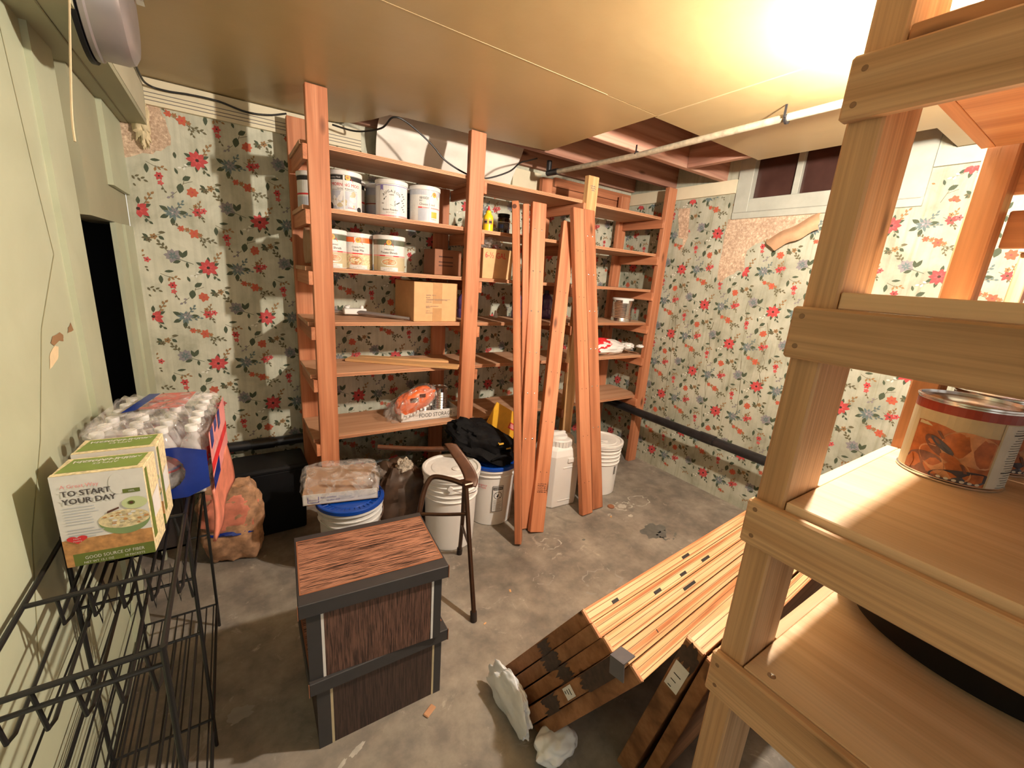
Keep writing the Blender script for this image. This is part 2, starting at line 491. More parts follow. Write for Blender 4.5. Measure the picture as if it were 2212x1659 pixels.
def motif(k):
    o = []
    if k == 'A':
        for a in (.5, 1.5, 2.7, 3.7, 4.6, 5.5): o.append((petal(0, 0, a, .016, .026, .012), GRN))
        o += daisy(0, 0, .031, 8, RED, .58)
        o += daisy(0, 0, .016, 6, PNK, .4, DRK, .3, .35)
        o += sprig(.016, .016, 1.0, .045, 5, TAN, .014, .008)
        o += sprig(-.02, -.022, 3.5, .03, 3, PAL, .014, .007)
        o += sprig(.012, -.022, -.9, .022, 2, GRN, .014, .008)
    elif k == 'B':
        o += [(linepts(-.01, -.03, .012, .03), OLI), (linepts(0, 0, .03, .012), OLI)]
        o += [(leafpts(.0, .012, .55, .030, .017), GRN), (leafpts(-.006, .0, -1.75, .036, .022), GRN), (leafpts(-.012, .03, 1.9, .022, .009), GRN)]
        o += daisy(.026, -.026, .018, 7, ORA, .75, RED)
        o += sprig(-.02, -.03, 3.9, .03, 3, MAU, .012, .008)
    elif k == 'C':
        for i, a in enumerate((3.3, 2.5, 3.9)): o.append((leafpts(-.012, -.004, a, .020, .010), GRN if i else OLI))
        o += daisy(.004, .0, .012, 5, TAN, .7, DRK); o += daisy(-.012, -.012, .010, 5, OLI, .7, DRK)
        o += [(leafpts(.018, .016, .1, .022, .010), OLI), (leafpts(.018, .004, -.7, .020, .012), GRN), (linepts(-.02, -.01, .026, .012), OLI)]
    elif k == 'D':
        for a in (2.6, 3.6, 4.6, .2): o.append((petal(0, 0, a, .014, .030, .015), GRN))
        o += daisy(0, .002, .026, 9, TEAL, .38, PAL, .1, .16); o += daisy(.006, .006, .017, 7, MAU, .35, TEAL, .4, .2)
        o += sprig(.012, .018, .9, .028, 4, TEAL, .013, .007); o += sprig(.02, -.004, .1, .026, 3, TEAL, .012, .007)
    elif k == 'E':
        o += daisy(0, 0, .018, 6, RED, .6); o += daisy(.020, .008, .011, 5, PNK, .7); o += daisy(-.004, .02, .009, 5, TAN, .7)
        o += [(linepts(0, 0, .022, -.022), OLI), (linepts(0, 0, -.024, .012), OLI)] + sprig(.0, -.006, -.9, .024, 3, OLI, .011, .006)
        o += sprig(.006, .012, 1.4, .022, 3, TAN, .011, .006)
    elif k == 'F':
        o += [(linepts(-.045, .016, .05, -.028), OLI)]
        for x, y, r, c in ((-.036, .014, .012, ORA), (-.018, .012, .009, TAN), (.002, .0, .018, ORA), (.02, -.004, .009, TAN)): o += daisy(x, y, r, 6, c, .65, RED)
        o += sprig(.022, -.012, -.3, .04, 5, OLI, .014, .007) + sprig(.02, -.012, -1.2, .03, 4, OLI, .011, .006) + sprig(-.04, .018, 2.6, .014, 2, OLI, .012, .006)
    elif k == 'G':
        o += daisy(0, 0, .026, 9, MAU, .6, TEAL, .2, .2); o += daisy(0, 0, .015, 7, TEAL, .4, MAU, .1, .2)
        o += [(leafpts(.030, -.004, 1.1, .032, .015), GRN), (leafpts(.030, -.006, 1.9, .030, .013), GRN), (leafpts(.022, -.016, 3.5, .026, .013), GRN), (leafpts(.04, -.02, -1.5, .022, .010), GRN), (linepts(.01, -.008, .06, -.026), GRN)]
        o += sprig(-.014, .016, 2.2, .034, 5, OLI, .015, .008)
    elif k == 'H':
        o += [(leafpts(-.024, .014, -1.6, .032, .014), GRN), (leafpts(-.012, .028, .1, .030, .010), GRN), (linepts(-.024, .02, .016, .0), OLI)]
        o += sprig(.0, .01, -.2, .024, 3, TAN, .013, .007)
        o += daisy(.008, -.022, .014, 6, RED, .65); o += daisy(.010, -.045, .010, 5, PNK, .7, TAN)
        o += [(leafpts(-.002, -.008, 1.3, .016, .008), TAN)] + sprig(.012, -.05, -1.2, .02, 2, OLI, .010, .006)
    return o
OFFS = {'A': (0, 0), 'B': (-.064, -.111), 'C': (.036, -.116), 'D': (.123, -.004), 'E': (.217, .012), 'F': (.193, -.087), 'G': (.103, -.198), 'H': (.078, -.308)}
def inpoly(x, y, P):
    c = False
    for i in range(len(P)):
        (x1, y1), (x2, y2) = P[i - 1], P[i]
        if (y1 > y) != (y2 > y) and x < (x2 - x1) * (y - y1) / (y2 - y1) + x1: c = not c
    return c
def paper_flowers(m, fn, u0, u1, z0, z1, A, holes=()):
    for i in range(-16, 17):
        for j in range(-16, 17):
            bu, bz = A[0] + .237 * i, A[1] - .244 * i - .488 * j
            if bu < u0 - .5 or bu > u1 + .5 or bz < z0 - .5 or bz > z1 + .5: continue
            for k, (du, dz) in OFFS.items():
                cu, cz = bu + du, bz + dz
                if cu < u0 - .04 or cu > u1 + .04 or cz < z0 - .04 or cz > z1 + .04: continue
                for q, (pts, c) in enumerate(motif(k)):
                    P = [(cu + x * 1.27, cz + z * 1.27) for x, z in pts]
                    if any(p[0] < u0 or p[0] > u1 or p[1] < z0 or p[1] > z1 for p in P): continue
                    if any(inpoly(p[0], p[1], h) for h in holes for p in P): continue
                    m.poly([fn(p[0], p[1], .0005 + q * .00004) for p in P], c)

def smooth_poly(P, n=4, j=.006, seed=1):
    rnd = random.Random(seed); o = []
    for i in range(len(P)):
        a, b = P[i], P[(i + 1) % len(P)]
        for k in range(n):
            f = k / n; o.append((a[0] + (b[0] - a[0]) * f + rnd.uniform(-j, j), a[1] + (b[1] - a[1]) * f + rnd.uniform(-j, j)))
    return o

# ------------------------------------------------------------------ the room
YB, XR, XL, ZC = 2.645, 2.85, -.385, 2.17
def S(o):
    o['kind'] = 'structure'; return o
m = MB().box((-.75, -1.6, -.06), (3.0, 2.8, 0))
def mark(x, y, r, mi, ring=0, seed=0, sq=.7, rot=0):
    rd = random.Random(seed); n = 26; o = []; q = []
    for k in range(n):
        a = 2 * PI * k / n; j = rd.uniform(.78, 1.15)
        px, py = r * j * math.cos(a), r * j * sq * math.sin(a)
        o.append((x + px * math.cos(rot) - py * math.sin(rot), y + px * math.sin(rot) + py * math.cos(rot), .0005))
        w = ring * rd.uniform(.9, 1.04); q.append((x + (o[-1][0] - x) * w, y + (o[-1][1] - y) * w, .0005))
    for k in range(n):
        k2 = (k + 1) % n
        if ring and rd.random() < .3: continue
        m.poly([o[k], o[k2], q[k2], q[k]] if ring else [o[k], o[k2], (x, y, .0005)], mi)
for a in ((2.10, 1.66, .075, 1, .86, 1), (2.26, 1.66, .09, 1, .93, 2), (2.10, 1.66, .035, 1, 0, 3), (2.06, 1.55, .02, 1, 0, 4), (1.94, 1.62, .018, 1, .5, 9), (1.40, 1.56, .07, 1, .95, 10),
          (2.06, 1.36, .10, 2, .0, 5), (2.1, 1.30, .07, 2, .82, 6), (.215, 1.02, .028, 1, .0, 7, .35, .5), (.165, 1.0, .022, 1, .0, 8, .3, .6), (-.085, 1.32, .04, 3, .0, 11), (1.60, 1.50, .012, 2, 0, 12), (1.2, 1.35, .06, 3, .92, 13), (1.45, 1.2, .12, 3, .95, 14)): mark(*a)
S(m.build('floor', [K('floor'), plain('paint_mark', (.46, .43, .38), .6, var=.2), plain('damp_mark', (.125, .125, .115), .5, var=.2), plain('chalk_mark', (.30, .28, .25), .7)]))

m = MB().box((-.36, YB, 0), (2.86, YB + .1, 2.40))
plL = smooth_poly([(-.36, 2.07), (-.222, 2.089), (-.19, 2.02), (-.175, 1.93), (-.215, 1.88), (-.29, 1.865), (-.36, 1.82)], 4, .008, 3)
paper_flowers(m, lambda u, z, e: (u, YB - e, z), -.335, 2.84, .05, 2.075, (-.087, 1.383), [plL])
m.poly([(u, YB - .0012, z) for u, z in plL], 11)
S(m.build('wall_back', [K('paper')] + FMATS + [K('plaster')]))

m = MB()
WY0, WY1, WZ0, WZ1 = .80, 1.70, 1.935, 2.40
for a, b in (((WY1, 0), (YB, 2.40)), ((-1.6, 0), (WY0, 2.40)), ((WY0, 0), (WY1, WZ0))):
    m.box((XR, a[0], a[1]), (XR + .12, b[0], b[1]))
pe1 = smooth_poly([(-1.746, 1.925), (-1.188, 1.953), (-1.194, 1.864), (-1.365, 1.80), (-1.466, 1.789), (-1.58, 1.728), (-1.563, 1.59), (-1.62, 1.60), (-1.70, 1.521), (-1.75, 1.528)], 4, .007, 5)
pe2 = smooth_poly([(-2.158, 2.033), (-2.055, 2.024), (-2.035, 1.82), (-2.075, 1.70), (-2.07, 1.81), (-2.118, 1.827)], 3, .005, 6)
pe3 = smooth_poly([(-1.16, 1.78), (-.98, 1.80), (-.99, 1.62), (-1.06, 1.55), (-1.13, 1.60)], 3, .008, 9)
fr = lambda u, z, e: (XR - e, -u, z)
paper_flowers(m, fr, -2.64, 1.0, .05, 1.93, (-1.805, 1.352), [pe1, pe2])
paper_flowers(m, fr, -2.64, -WY1 - .02, 1.93, 2.085, (-1.805, 1.352), [pe1, pe2])
paper_flowers(m, fr, -WY0 + .05, 1.0, 1.93, 2.09, (-1.805, 1.352), [pe1, pe2])
for P in (pe1, pe2): m.poly([fr(u, z, .0012) for u, z in P], 11)
# long vertical cracks in the paper
for y0, z0, y1, z1 in ((2.02, 1.50, 2.0, .52), (1.72, 1.24, 1.66, .5), (1.50, 1.40, 1.42, .62), (1.86, 1.30, 1.84, .7), (1.34, 1.28, 1.30, .7)):
    u, n = -y0, 14
    pts = []
    for k in range(n + 1):
        f = k / n; pts.append((-(y0 + (y1 - y0) * f) + random.uniform(-.012, .012), z0 + (z1 - z0) * f))
    for k in range(n): m.poly([fr(p[0], p[1], .0008) for p in linepts(*pts[k], *pts[k + 1], random.uniform(.0012, .004))], 7)
S(m.build('wall_right', [K('paperR')] + FMATS + [K('plaster')]))
# a flap of torn paper curling off under the window
def flap(u, v):
    a = (1.188, 1.93); b = (1.466, 1.789); c = (1.365, 1.725)
    top = V((0, a[0] + (b[0] - a[0]) * u, a[1] + (b[1] - a[1]) * u))
    bot = V((0, 1.17 + (1.385 - 1.17) * u, 1.835 + (1.725 - 1.835) * u))
    p = top.lerp(bot, v); out = .006 + .05 * math.sin(PI * min(1, v * .8)) * (.4 + .6 * math.sin(PI * (.15 + .7 * u)))
    return (XR - .004 - out, p.y + .004 * math.sin(9 * v + 5 * u), p.z + .006 * math.sin(11 * u))
tag(MB().grid(flap, 12, 8).build('torn_wallpaper_flap', plain('paper_back', (.55, .33, .19), .7, var=.12, vs=20)),
    'tan underside of torn wallpaper curling off the wall below the window', 'wallpaper')

# left wall: painted panel, doorway, soffit
m = MB()
m.box((XL - .10, -1.6, 0), (XL, 1.70, 2.17))
m.box((XL - .10, 1.70, 0), (XL + .014, 1.885, 2.17))              # raised corner board
m.box((XL - .10, 1.885, 0), (XL - .02, 1.97, 2.17), 1)            # edge return
m.box((XL - .10, 1.97, 1.545), (-.362, 2.646, 2.17), 1)           # panel over the doorway
m.box((-.378, 2.33, 0), (-.362, 2.46, 1.545), 0)                  # jamb
m.box((-.378, 2.463, 0), (-.352, 2.65, 1.545), 0)                  # casing
m.box((-.47, 2.31, 1.68), (-.345, 2.646, 1.985), 0)
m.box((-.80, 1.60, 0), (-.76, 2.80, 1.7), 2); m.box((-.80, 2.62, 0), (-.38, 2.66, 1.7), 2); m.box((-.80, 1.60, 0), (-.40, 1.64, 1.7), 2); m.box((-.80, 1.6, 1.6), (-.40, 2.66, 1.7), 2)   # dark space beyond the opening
for x0, y0, x1, y1 in ((1.56, 1.92, 1.60, 1.60), (1.60, 1.60, 1.63, 1.42), (1.63, 1.42, 1.44, 1.25), (1.44, 1.25, 1.30, 1.02), (1.30, 1.02, 1.16, .86), (1.16, .86, 1.05, .6)):
    m.poly([(XL + .0008, p[0], p[1]) for p in linepts(x0, y0, x1, y1, .004)], 3)
for P, c in ((smooth_poly([(1.47, 1.205), (1.57, 1.20), (1.58, 1.215), (1.50, 1.225)], 3, .006, 2), 4), (smooth_poly([(1.44, 1.155), (1.50, 1.16), (1.53, 1.195), (1.46, 1.19)], 3, .005, 4), 5), (smooth_poly([(1.62, 1.21), (1.67, 1.215), (1.66, 1.235), (1.63, 1.225)], 3, .003, 8), 4)):
    m.poly([(XL + .001, p[0], p[1]) for p in P], c)
S(m.build('wall_left', [K('green'), K('beam'), K('dark'), plain('paint_crack', (.36, .34, .19), .7), plain('gouge', (.30, .17, .08), .8), plain('bare_patch', (.80, .62, .38), .7)]))
m = MB().box((-.40, -1.6, 1.975), (-.252, 2.644, 2.17), 0)
m.box((-.320, -1.6, 1.972), (-.317, 2.644, 1.976), 1); m.box((-.253, -1.6, 1.995), (-.2505, 2.644, 2.17), 2)
S(m.build('trim_5', [K('beam'), K('grooveshade'), mat_paint('soffit_paint', (.46, .43, .30), (.55, .51, .37), .55)]))
S(MB().blob((-.27, 2.628, 1.99), (.028, .022, .10), .5, 5, 3, (1, 1), (20, 18)).build('trim_6', K('foam')))

# ceiling panels with open joists at the back right corner
m = MB()
def panel(pts, mi=0, t=.012):
    n = len(pts)
    m.add([(x, y, ZC) for x, y in pts] + [(x, y, ZC + t) for x, y in pts],
          [list(range(n))[::-1], list(range(n, 2 * n))] + [(i, (i + 1) % n, n + (i + 1) % n, n + i) for i in range(n)], mi)
panel([(-.46, -1.6), (1.608, -1.6), (1.608, 1.398), (-.46, 1.398)])
panel([(-.46, 1.402), (1.608, 1.402), (1.60, 2.17), (1.2, 2.235), (.80, 2.265), (.715, 2.285), (.665, 2.43), (.60, 2.56), (.48, 2.645), (-.46, 2.645)])
panel([(1.612, -1.6), (2.495, -1.6), (2.495, 1.418), (1.612, 1.418)])
panel([(2.495, -1.6), (2.85, -1.6), (2.85, .69), (2.495, .69)])
m.box((.4, 1.3975, ZC - .0006), (1.3, 1.4015, ZC + .001), 1)
m.box((1.606, .2, ZC - .0006), (1.613, 1.4, ZC + .001), 1)
S(m.build('ceiling', [K('ceil'), K('seam')]))
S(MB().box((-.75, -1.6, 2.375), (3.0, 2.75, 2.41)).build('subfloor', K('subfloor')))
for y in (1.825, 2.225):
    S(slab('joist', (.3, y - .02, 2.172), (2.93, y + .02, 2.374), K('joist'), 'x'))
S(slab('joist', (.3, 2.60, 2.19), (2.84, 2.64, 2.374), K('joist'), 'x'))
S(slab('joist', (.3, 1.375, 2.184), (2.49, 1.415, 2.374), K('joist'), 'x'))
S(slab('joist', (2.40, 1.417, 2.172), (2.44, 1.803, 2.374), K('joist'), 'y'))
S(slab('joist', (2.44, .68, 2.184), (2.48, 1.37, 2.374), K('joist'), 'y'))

# window high in the right wall
m = MB()
x0, x1 = XR - .012, XR + .05
m.box((x0, WY0 - .04, 1.925), (XR + .02, WY1 + .02, 1.965))                       # sill strip
m.box((x0, WY1 - .075, 1.965), (x1, WY1 + .02, 2.40)); m.box((x0, WY0 - .04, 1.965), (x1, WY0 + .08, 2.40))
m.box((x0 + .004, WY0 + .08, 1.965), (x1, WY1 - .075, 2.045))
m.box((XR + .008, 1.35, 2.045), (XR + .045, 1.385, 2.40)); m.box((XR + .008, 1.07, 2.045), (XR + .045, 1.10, 2.40))
m.box((x0 - .002, WY0 - .03, 1.962), (x0, WY1 + .01, 1.967), 1)
m.box((x0, WY0 - .04, 2.36), (x1, WY1 + .02, 2.40))
w = S(m.build('window_1', [K('windowpaint'), K('greyink')], None, .002))
for a, b in ((1.385, 1.625), (1.10, 1.35), (.88, 1.07)):
    world_child(MB().box((XR + .035, a, 2.04), (XR + .04, b, 2.40)).build('pane', K('pane')), w)

# painted boards along the tops of the walls
m = MB().box((-.25, YB - .022, 2.062), (.66, YB, 2.165))
for z in (2.078, 2.092, 2.108): m.box((-.25, YB - .0235, z), (.66, YB - .022, z + .003), 1)
S(m.build('trim_1', [K('cream'), K('greyink')]))
S(MB().box((1.66, YB - .022, 2.05), (1.90, YB, 2.165)).build('trim_2', K('cream')))
S(MB().box((XR - .022, 1.722, 2.088), (XR, YB, 2.172)).build('trim_3', K('cream')))
S(MB().box((XR - .022, -.2, 2.096), (XR, .755, 2.168)).build('trim_4', K('windowpaint')))
for i, (z0, z1, xa) in enumerate(((2.045, 2.10, 2.0), (2.104, 2.165, 2.02))):
    S(slab('trim_%d' % (7 + i), (xa, YB - .03, z0), (2.82, YB - .002, z1), K('fir'), 'x'))

# white sheeting bulging below the ceiling edge
def sheet(u, v):
    x = .745 + (1.60 - .745) * u + (.10 * u) * v - .02 * math.sin(PI * v) + .05 * v * (1 - u) * (v - .6)
    z = 1.958 + .372 * v
    y = 2.615 - .12 * v * v - .05 * math.sin(PI * min(1, v * 1.1)) + .012 * NZ.fractal(V((u * 5, v * 4, 1)), 1, 2, 3) + .012 * math.sin(18 * u + 3 * v) * (1 - v)
    return (x, y, z)
tag(MB().grid(sheet, 46, 22).build('plastic_sheet', K('sheet')), 'crumpled white sheeting bulging down between the ceiling edge and top shelf', 'plastic sheet')

# pipes and cables
p = thing('drain_pipe', 'thick black pipe running along the right wall above the floor', 'pipe', (2.68, 1.2, .46))
world_child(MB().tube([(2.68, 2.58, .46), (2.68, -.8, .455)], .031, 20).build('pipe_run', K('pipe')), p)
world_child(MB().tube([(2.68, 1.55, .4605), (2.68, 1.44, .4605)], .036, 20).build('coupling', K('pipe')), p)
p = thing('drain_pipe', 'black pipe low on the back wall left of the shelving', 'pipe', (.1, 2.612, .42))
world_child(MB().tube([(-.35, 2.615, .425), (2.62, 2.615, .425)], .028, 20).build('pipe_run', K('pipe')), p)
world_child(MB().tube([(.03, 2.612, .425), (.14, 2.612, .425)], .032, 20).build('coupling', K('pipe')), p)
p = thing('conduit_pipe', 'thin painted metal pipe hung below the ceiling across the open joists', 'pipe', (1.86, 1.3, 2.115))
world_child(MB().tube([(1.80, 2.32, 2.118), (1.86, 1.7, 2.12), (1.875, 1.0, 2.13), (1.87, -.5, 2.135)], .0145, 14).build('pipe_run', K('conduit')), p)
world_child(MB().tube([(1.785, 2.40, 2.118), (1.797, 2.31, 2.118)], .019, 12).tube([(1.785, 2.39, 2.118), (1.785, 2.39, 2.19)], .017, 12).build('elbow', K('pipe')), p)
for y in (1.72, .98):
    c = MB().tube([(1.862 + (.012 if y < 1 else 0), y, 2.124), (1.862 + (.012 if y < 1 else 0), y + .008, 2.124)], .0185, 14).box((1.85, y, 2.125), (1.854, y + .008, 2.17))
    world_child(c.build('strap', K('pipe')), p)
def cat(pts, n=8):
    pts = [V(q) for q in pts]; o = []
    for i in range(len(pts) - 1):
        a, b, c, d = pts[max(i - 1, 0)], pts[i], pts[i + 1], pts[min(i + 2, len(pts) - 1)]
        for k in range(n):
            t = k / n
            o.append(.5 * ((2 * b) + (c - a) * t + (2 * a - 5 * b + 4 * c - d) * t * t + (3 * b - a - 3 * c + d) * t ** 3))
    return o + [pts[-1]]
tag(MB().tube(cat([(-.235, 1.72, 2.13), (-.236, 2.1, 2.14), (-.243, 2.50, 2.135), (-.225, 2.60, 2.13), (-.166, 2.61, 2.127), (-.085, 2.61, 2.134), (.017, 2.61, 2.135), (.123, 2.61, 2.118), (.219, 2.61, 2.127), (.297, 2.60, 2.15)]), .0045).build('electric_cable', K('cable')),
    'black cable along the top of the back wall left of the shelving', 'cable')
tag(MB().tube(cat([(.497, 2.54, 2.134), (.608, 2.5, 2.12), (.69, 2.35, 2.12), (.722, 2.26, 2.155), (.791, 2.25, 2.145), (.914, 2.25, 2.079), (.993, 2.25, 2.018), (1.103, 2.26, 1.982), (1.20, 2.28, 1.975), (1.278, 2.27, 1.983), (1.398, 2.25, 2.036), (1.48, 2.27, 2.10), (1.6, 2.36, 2.15), (1.72, 2.44, 2.2)]), .0045).build('electric_cable', K('cable')),
    'black cable drooping over the white sheeting above the top shelf', 'cable')
tag(MB().tube(cat([(-.25, 1.56, 2.10), (-.251, 1.48, 1.95), (-.252, 1.36, 1.73), (-.252, 1.34, 1.66)]), .0022, 6).build('pull_cord', K('cord')), 'thin tan pull cord hanging in front of the pale green wall', 'cord')
p = thing('metal_drum', 'round grey metal housing fixed high beside the green soffit', 'light fixture', (-.205, 1.67, 2.075))
prof = [(.0, -.046), (.15, -.046), (.156, -.042), (.156, -.032), (.150, -.028), (.150, .020), (.144, .034), (.128, .043), (.06, .047), (0, .048)]
o = MB().lathe(prof, n=48).build('housing', K('greysteel'), p); o.rotation_euler = (0, PI / 2, 0)
o = MB().lathe([(.1, -.056), (.164, -.056), (.164, -.046), (.1, -.046)], n=40).build('gasket', K('black'), p); o.rotation_euler = (0, PI / 2, 0)
MB().box((.05, .03, .02), (.068, .06, .055)).tube([(.06, .02, .03), (.06, .08, .042)], .006).build('cable_clamp', K('steel'), p)

# the bare bulb near the ceiling behind the near rack
LX, LY, LZ = 1.482, .43, 2.03
p = thing('ceiling_bulb', 'bare glowing bulb in a socket below the ceiling beyond the near rack', 'lamp', (LX, LY, ZC))
MB().lathe([(.0, -.001), (.055, -.001), (.055, -.02), (.03, -.035), (.02, -.04), (.02, -.065), (0, -.065)], n=28).build('socket', K('white'), p)
mb_, tb_, bb_ = nt('bulb_glow'); em = nd(tb_, 'ShaderNodeEmission'); em.inputs[0].default_value = (1, .89, .755, 1); em.inputs[1].default_value = LAMP = 3200
tb_.links.new(em.outputs[0], tb_.nodes['Material Output'].inputs[0])
MB().lathe([(.0, -.168), (.012, -.166), (.022, -.157), (.026, -.144), (.0235, -.128), (.018, -.108), (.014, -.085), (.013, -.062), (0, -.062)], n=24).build('bulb', mb_, p)
# ------------------------------------------------------------------ built-in shelving along the back wall
SZ = [1.936, 1.674, 1.409, 1.153, .895, .556]           # undersides of the six shelf levels
ST = [z + .019 for z in SZ]
sh = thing('shelving_unit', 'tall reddish lumber shelving of three bays along the floral back wall', 'shelves', (1.5, 2.37, 0))
PX = [(.318, .406), (1.095, 1.184), (1.925, 2.014), (2.712, 2.80)]
PTOP = [2.165, 2.165, 2.098, 2.158]
for i, (a, b) in enumerate(PX):
    o = slab('post', (a, 2.152, 0), (b, 2.19, PTOP[i]), K('pine' if i == 2 else 'fir'), 'z', sh)
    if i == 2: o['label'] = 'paler pine post with a stamped mark near its top'
for a, b, zt in ((.288, .376, 2.13), (1.075, 1.165, 1.935), (1.858, 1.948, 2.13), (2.65, 2.738, 2.13)):
    slab('back_post', (a, 2.546, 0), (b, 2.584, zt), K('fir'), 'z', sh)
BX = [(.290, 1.138), (1.142, 1.966), (1.970, 2.79)]
for L in range(6):
    for k, (a, b) in enumerate(BX):
        if k == 0: a = .292
        o = slab('shelf', (a, 2.1905, SZ[L]), (b, 2.545, ST[L]), K('ply'), 'x', sh, .001)
        e = MB().box((a, 2.1888, SZ[L] + .0008), (b, 2.1904, ST[L] - .0008), 0)
        for q in (.30, .62): e.box((a, 2.1884, SZ[L] + .019 * q), (b, 2.1887, SZ[L] + .019 * q + .0016), 1)
        o2 = e.build('edge', [K('plyedge'), K('darkline')])
        o2.parent = o; o2.matrix_parent_inverse = o.matrix_basis.inverted()
    for x0, x1 in ((.299, .3175), (1.1845, 1.203), (1.906, 1.9245), (2.693, 2.7115)):
        slab('cleat', (x0, 2.154, SZ[L] - .063), (x1, 2.58, SZ[L] - .001), K('fir'), 'y', sh, .0015)
m = MB()
for r, (n, wd) in enumerate(((5, .05), (4, .045), (3, .03))):
    for k in range(n):
        x = 1.945 + k * wd / n + .006 * r; z = 2.036 - r * .012
        m.box((x, 2.1512, z), (x + wd / n * .7, 2.1518, z + .004 + .003 * ((k + r) % 2)))
world_child(m.build('stamp', K('greyink')), sh)

# boards leaning against the shelving
def screw_mesh():
    return MB().lathe([(0, .0025), (.0022, .0022), (.0045, .0008), (.0045, -.001)], n=10)
_scr = None
def leaner(a, b, w, t, wd, label, screws=(), side=-1, mat='fir', nails=()):
    global _scr
    o = board('leaning_board', a, b, w, t, wd, K(mat), None, .003)
    tag(o, label, 'board', 'loose boards leaning on the shelving')
    for x, y in screws:
        if _scr is None:
            _scr = screw_mesh().build('screw', K('steel'), o); s = _scr
        else:
            s = _scr.copy(); COL.objects.link(s); s.parent = o
        s.location = (x, y, side * t / 2); s.rotation_euler = (PI if side < 0 else 0, 0, 0)
    if nails:
        m = MB()
        for x, y in nails: m.disc(.0028, side * (t / 2 + .0004), (x, y, 0), 8)
        n = m.build('nail_holes', K('ink'), o); n['kind'] = 'stuff'
    return o
two = [(x, y) for x in (-.80, -.56, -.33, -.09, .15, .42) for y in (-.024, .020)]
ba = leaner((1.246, 1.655, .004), (1.388, 2.142, 1.85), .089, .038, (.62, .78, 0), 'leftmost leaning board with its narrow edge facing out and a dark knot at its top')
leaner((1.352, 1.752, .004), (1.537, 2.128, 1.872), .089, .038, (.97, -.22, 0), 'wide leaning board studded with pairs of bright screw heads, second from left',
       [(-x, y) for x, y in two], side=-1)
leaner((1.378, 1.806, .004), (1.462, 2.150, 1.852), .070, .036, (.5, .86, 0), 'narrow board half hidden between the two leftmost leaning boards')
bc = leaner((1.392, 1.690, .004), (1.806, 2.163, 1.80), .089, .038, (.98, -.16, 0), 'board leaning steeply to the right with a dark stamp near its foot', nails=[(x, y) for x in (-.6, -.3, .0, .25, .5) for y in (-.02, .022)], side=-1)
leaner((1.802, 1.700, .004), (1.818, 2.112, 1.882), .089, .038, (1, .02, 0), 'leaning board left of the screw studded pair, corner turned to the room', nails=[(x, y) for x in (-.75, -.45, -.15, .15, .42, .7) for y in (-.02, .018)], side=-1)
leaner((1.916, 1.722, .004), (1.925, 2.130, 1.887), .089, .038, (1, 0, 0), 'rightmost leaning board with paired screws in front of the pale post', [(-x, y) for x, y in two], side=-1)

m = MB()
rnd = random.Random(5)
for r in range(5):
    y = -.028
    while y < .026:
        w_ = rnd.uniform(.004, .012); m.box((-.72 + r * .012, y, -.0196), (-.72 + r * .012 + rnd.uniform(.003, .007), y + w_, -.0192)); y += w_ + .003
m.build('stamp', K('brownink'), bc)
L2 = .95
m = MB(); m.lathe([(0, .0004), (.010, .0004), (.013, 0)], n=14)
o = m.build('dark_knot', K('brownink'), ba); o.location = (L2 - .025, -.0446, .004); o.rotation_euler = (PI / 2, 0, 0)

# ------------------------------------------------------------------ cans
def cyl(r, ang0):
    """map label coordinates (arc length u, height v) to the can side; ang0 faces the viewer"""
    def mk(dr, z0=0, u0=0):
        return lambda u, v: ((r + dr) * math.cos(ang0 + (u + u0) / r), (r + dr) * math.sin(ang0 + (u + u0) / r), z0 + v)
    return mk
def cpoly(m, mk, pts, mi, dr):
    f = mk(dr)
    # split wide shapes into columns so that they follow the curve
    m.poly([f(u, v) for u, v in pts], mi)
def crect(m, mk, u0, u1, v0, v1, mi, dr, n=10):
    f = mk(dr)
    for k in range(n):
        a = u0 + (u1 - u0) * k / n; b = u0 + (u1 - u0) * (k + 1) / n
        m.poly([f(a, v0), f(b, v0), f(b, v1), f(a, v1)], mi)
def cell(m, mk, u, v, ru, rv, mi, dr, n=20):
    f = mk(dr); c = f(u, v)
    P = [f(u + ru * math.cos(2 * PI * k / n), v + rv * math.sin(2 * PI * k / n)) for k in range(n)]
    for k in range(n): m.poly([c, P[k], P[(k + 1) % n]], mi)
CR, CH = .0775, .176
def can_base(name, label, loc, face, lid=True, rim='white', group='cans of dried food'):
    t = thing(name, label, 'can', loc, 0, group)
    b = MB().lathe([(0, 0), (CR - .003, 0), (CR, .003), (CR, CH - .006), (CR - .004, CH - .004), (0, CH - .006)], n=48)
    b.build('body', K(rim), t)
    if lid:
        MB().lathe([(CR + .0012, CH - .019), (CR + .004, CH - .018), (CR + .004, CH - .001), (CR + .001, CH + .002), (CR - .006, CH + .002), (CR - .008, CH - .002), (0, CH - .002)], n=48).build('lid', K('lidwhite'), t)
    return t
def lines(m, mk, u0, u1, v, n, mi, dr, dv=.006, h=.0012, seed=0):
    rnd = random.Random(seed)
    for k in range(n): crect(m, mk, u0 + rnd.uniform(0, .004), u1 - rnd.uniform(0, .014), v - k * dv, v - k * dv + h, mi, dr, 4)
def logo_hut(m, mk, u, v, s, red, gold, brown):
    """small emblem: sun disc over a striped red banner"""
    cell(m, mk, u, v + .004 * s, .010 * s, .010 * s, gold, .0007)
    cell(m, mk, u, v + .006 * s, .006 * s, .006 * s, brown, .0008)
    f = mk(.0009)
    m.poly([f(u - .018 * s, v - .008 * s), f(u + .018 * s, v - .008 * s), f(u + .014 * s, v + .001 * s), f(u - .014 * s, v + .001 * s)], red)
    m.poly([mk(.0010)(u + x * s, v + y * s) for x, y in ((-.018, -.010), (.020, -.012), (.020, -.008), (-.018, -.007))], gold)
def face_of(loc): return math.atan2(-loc[1], -loc[0])      # towards the middle of the aisle

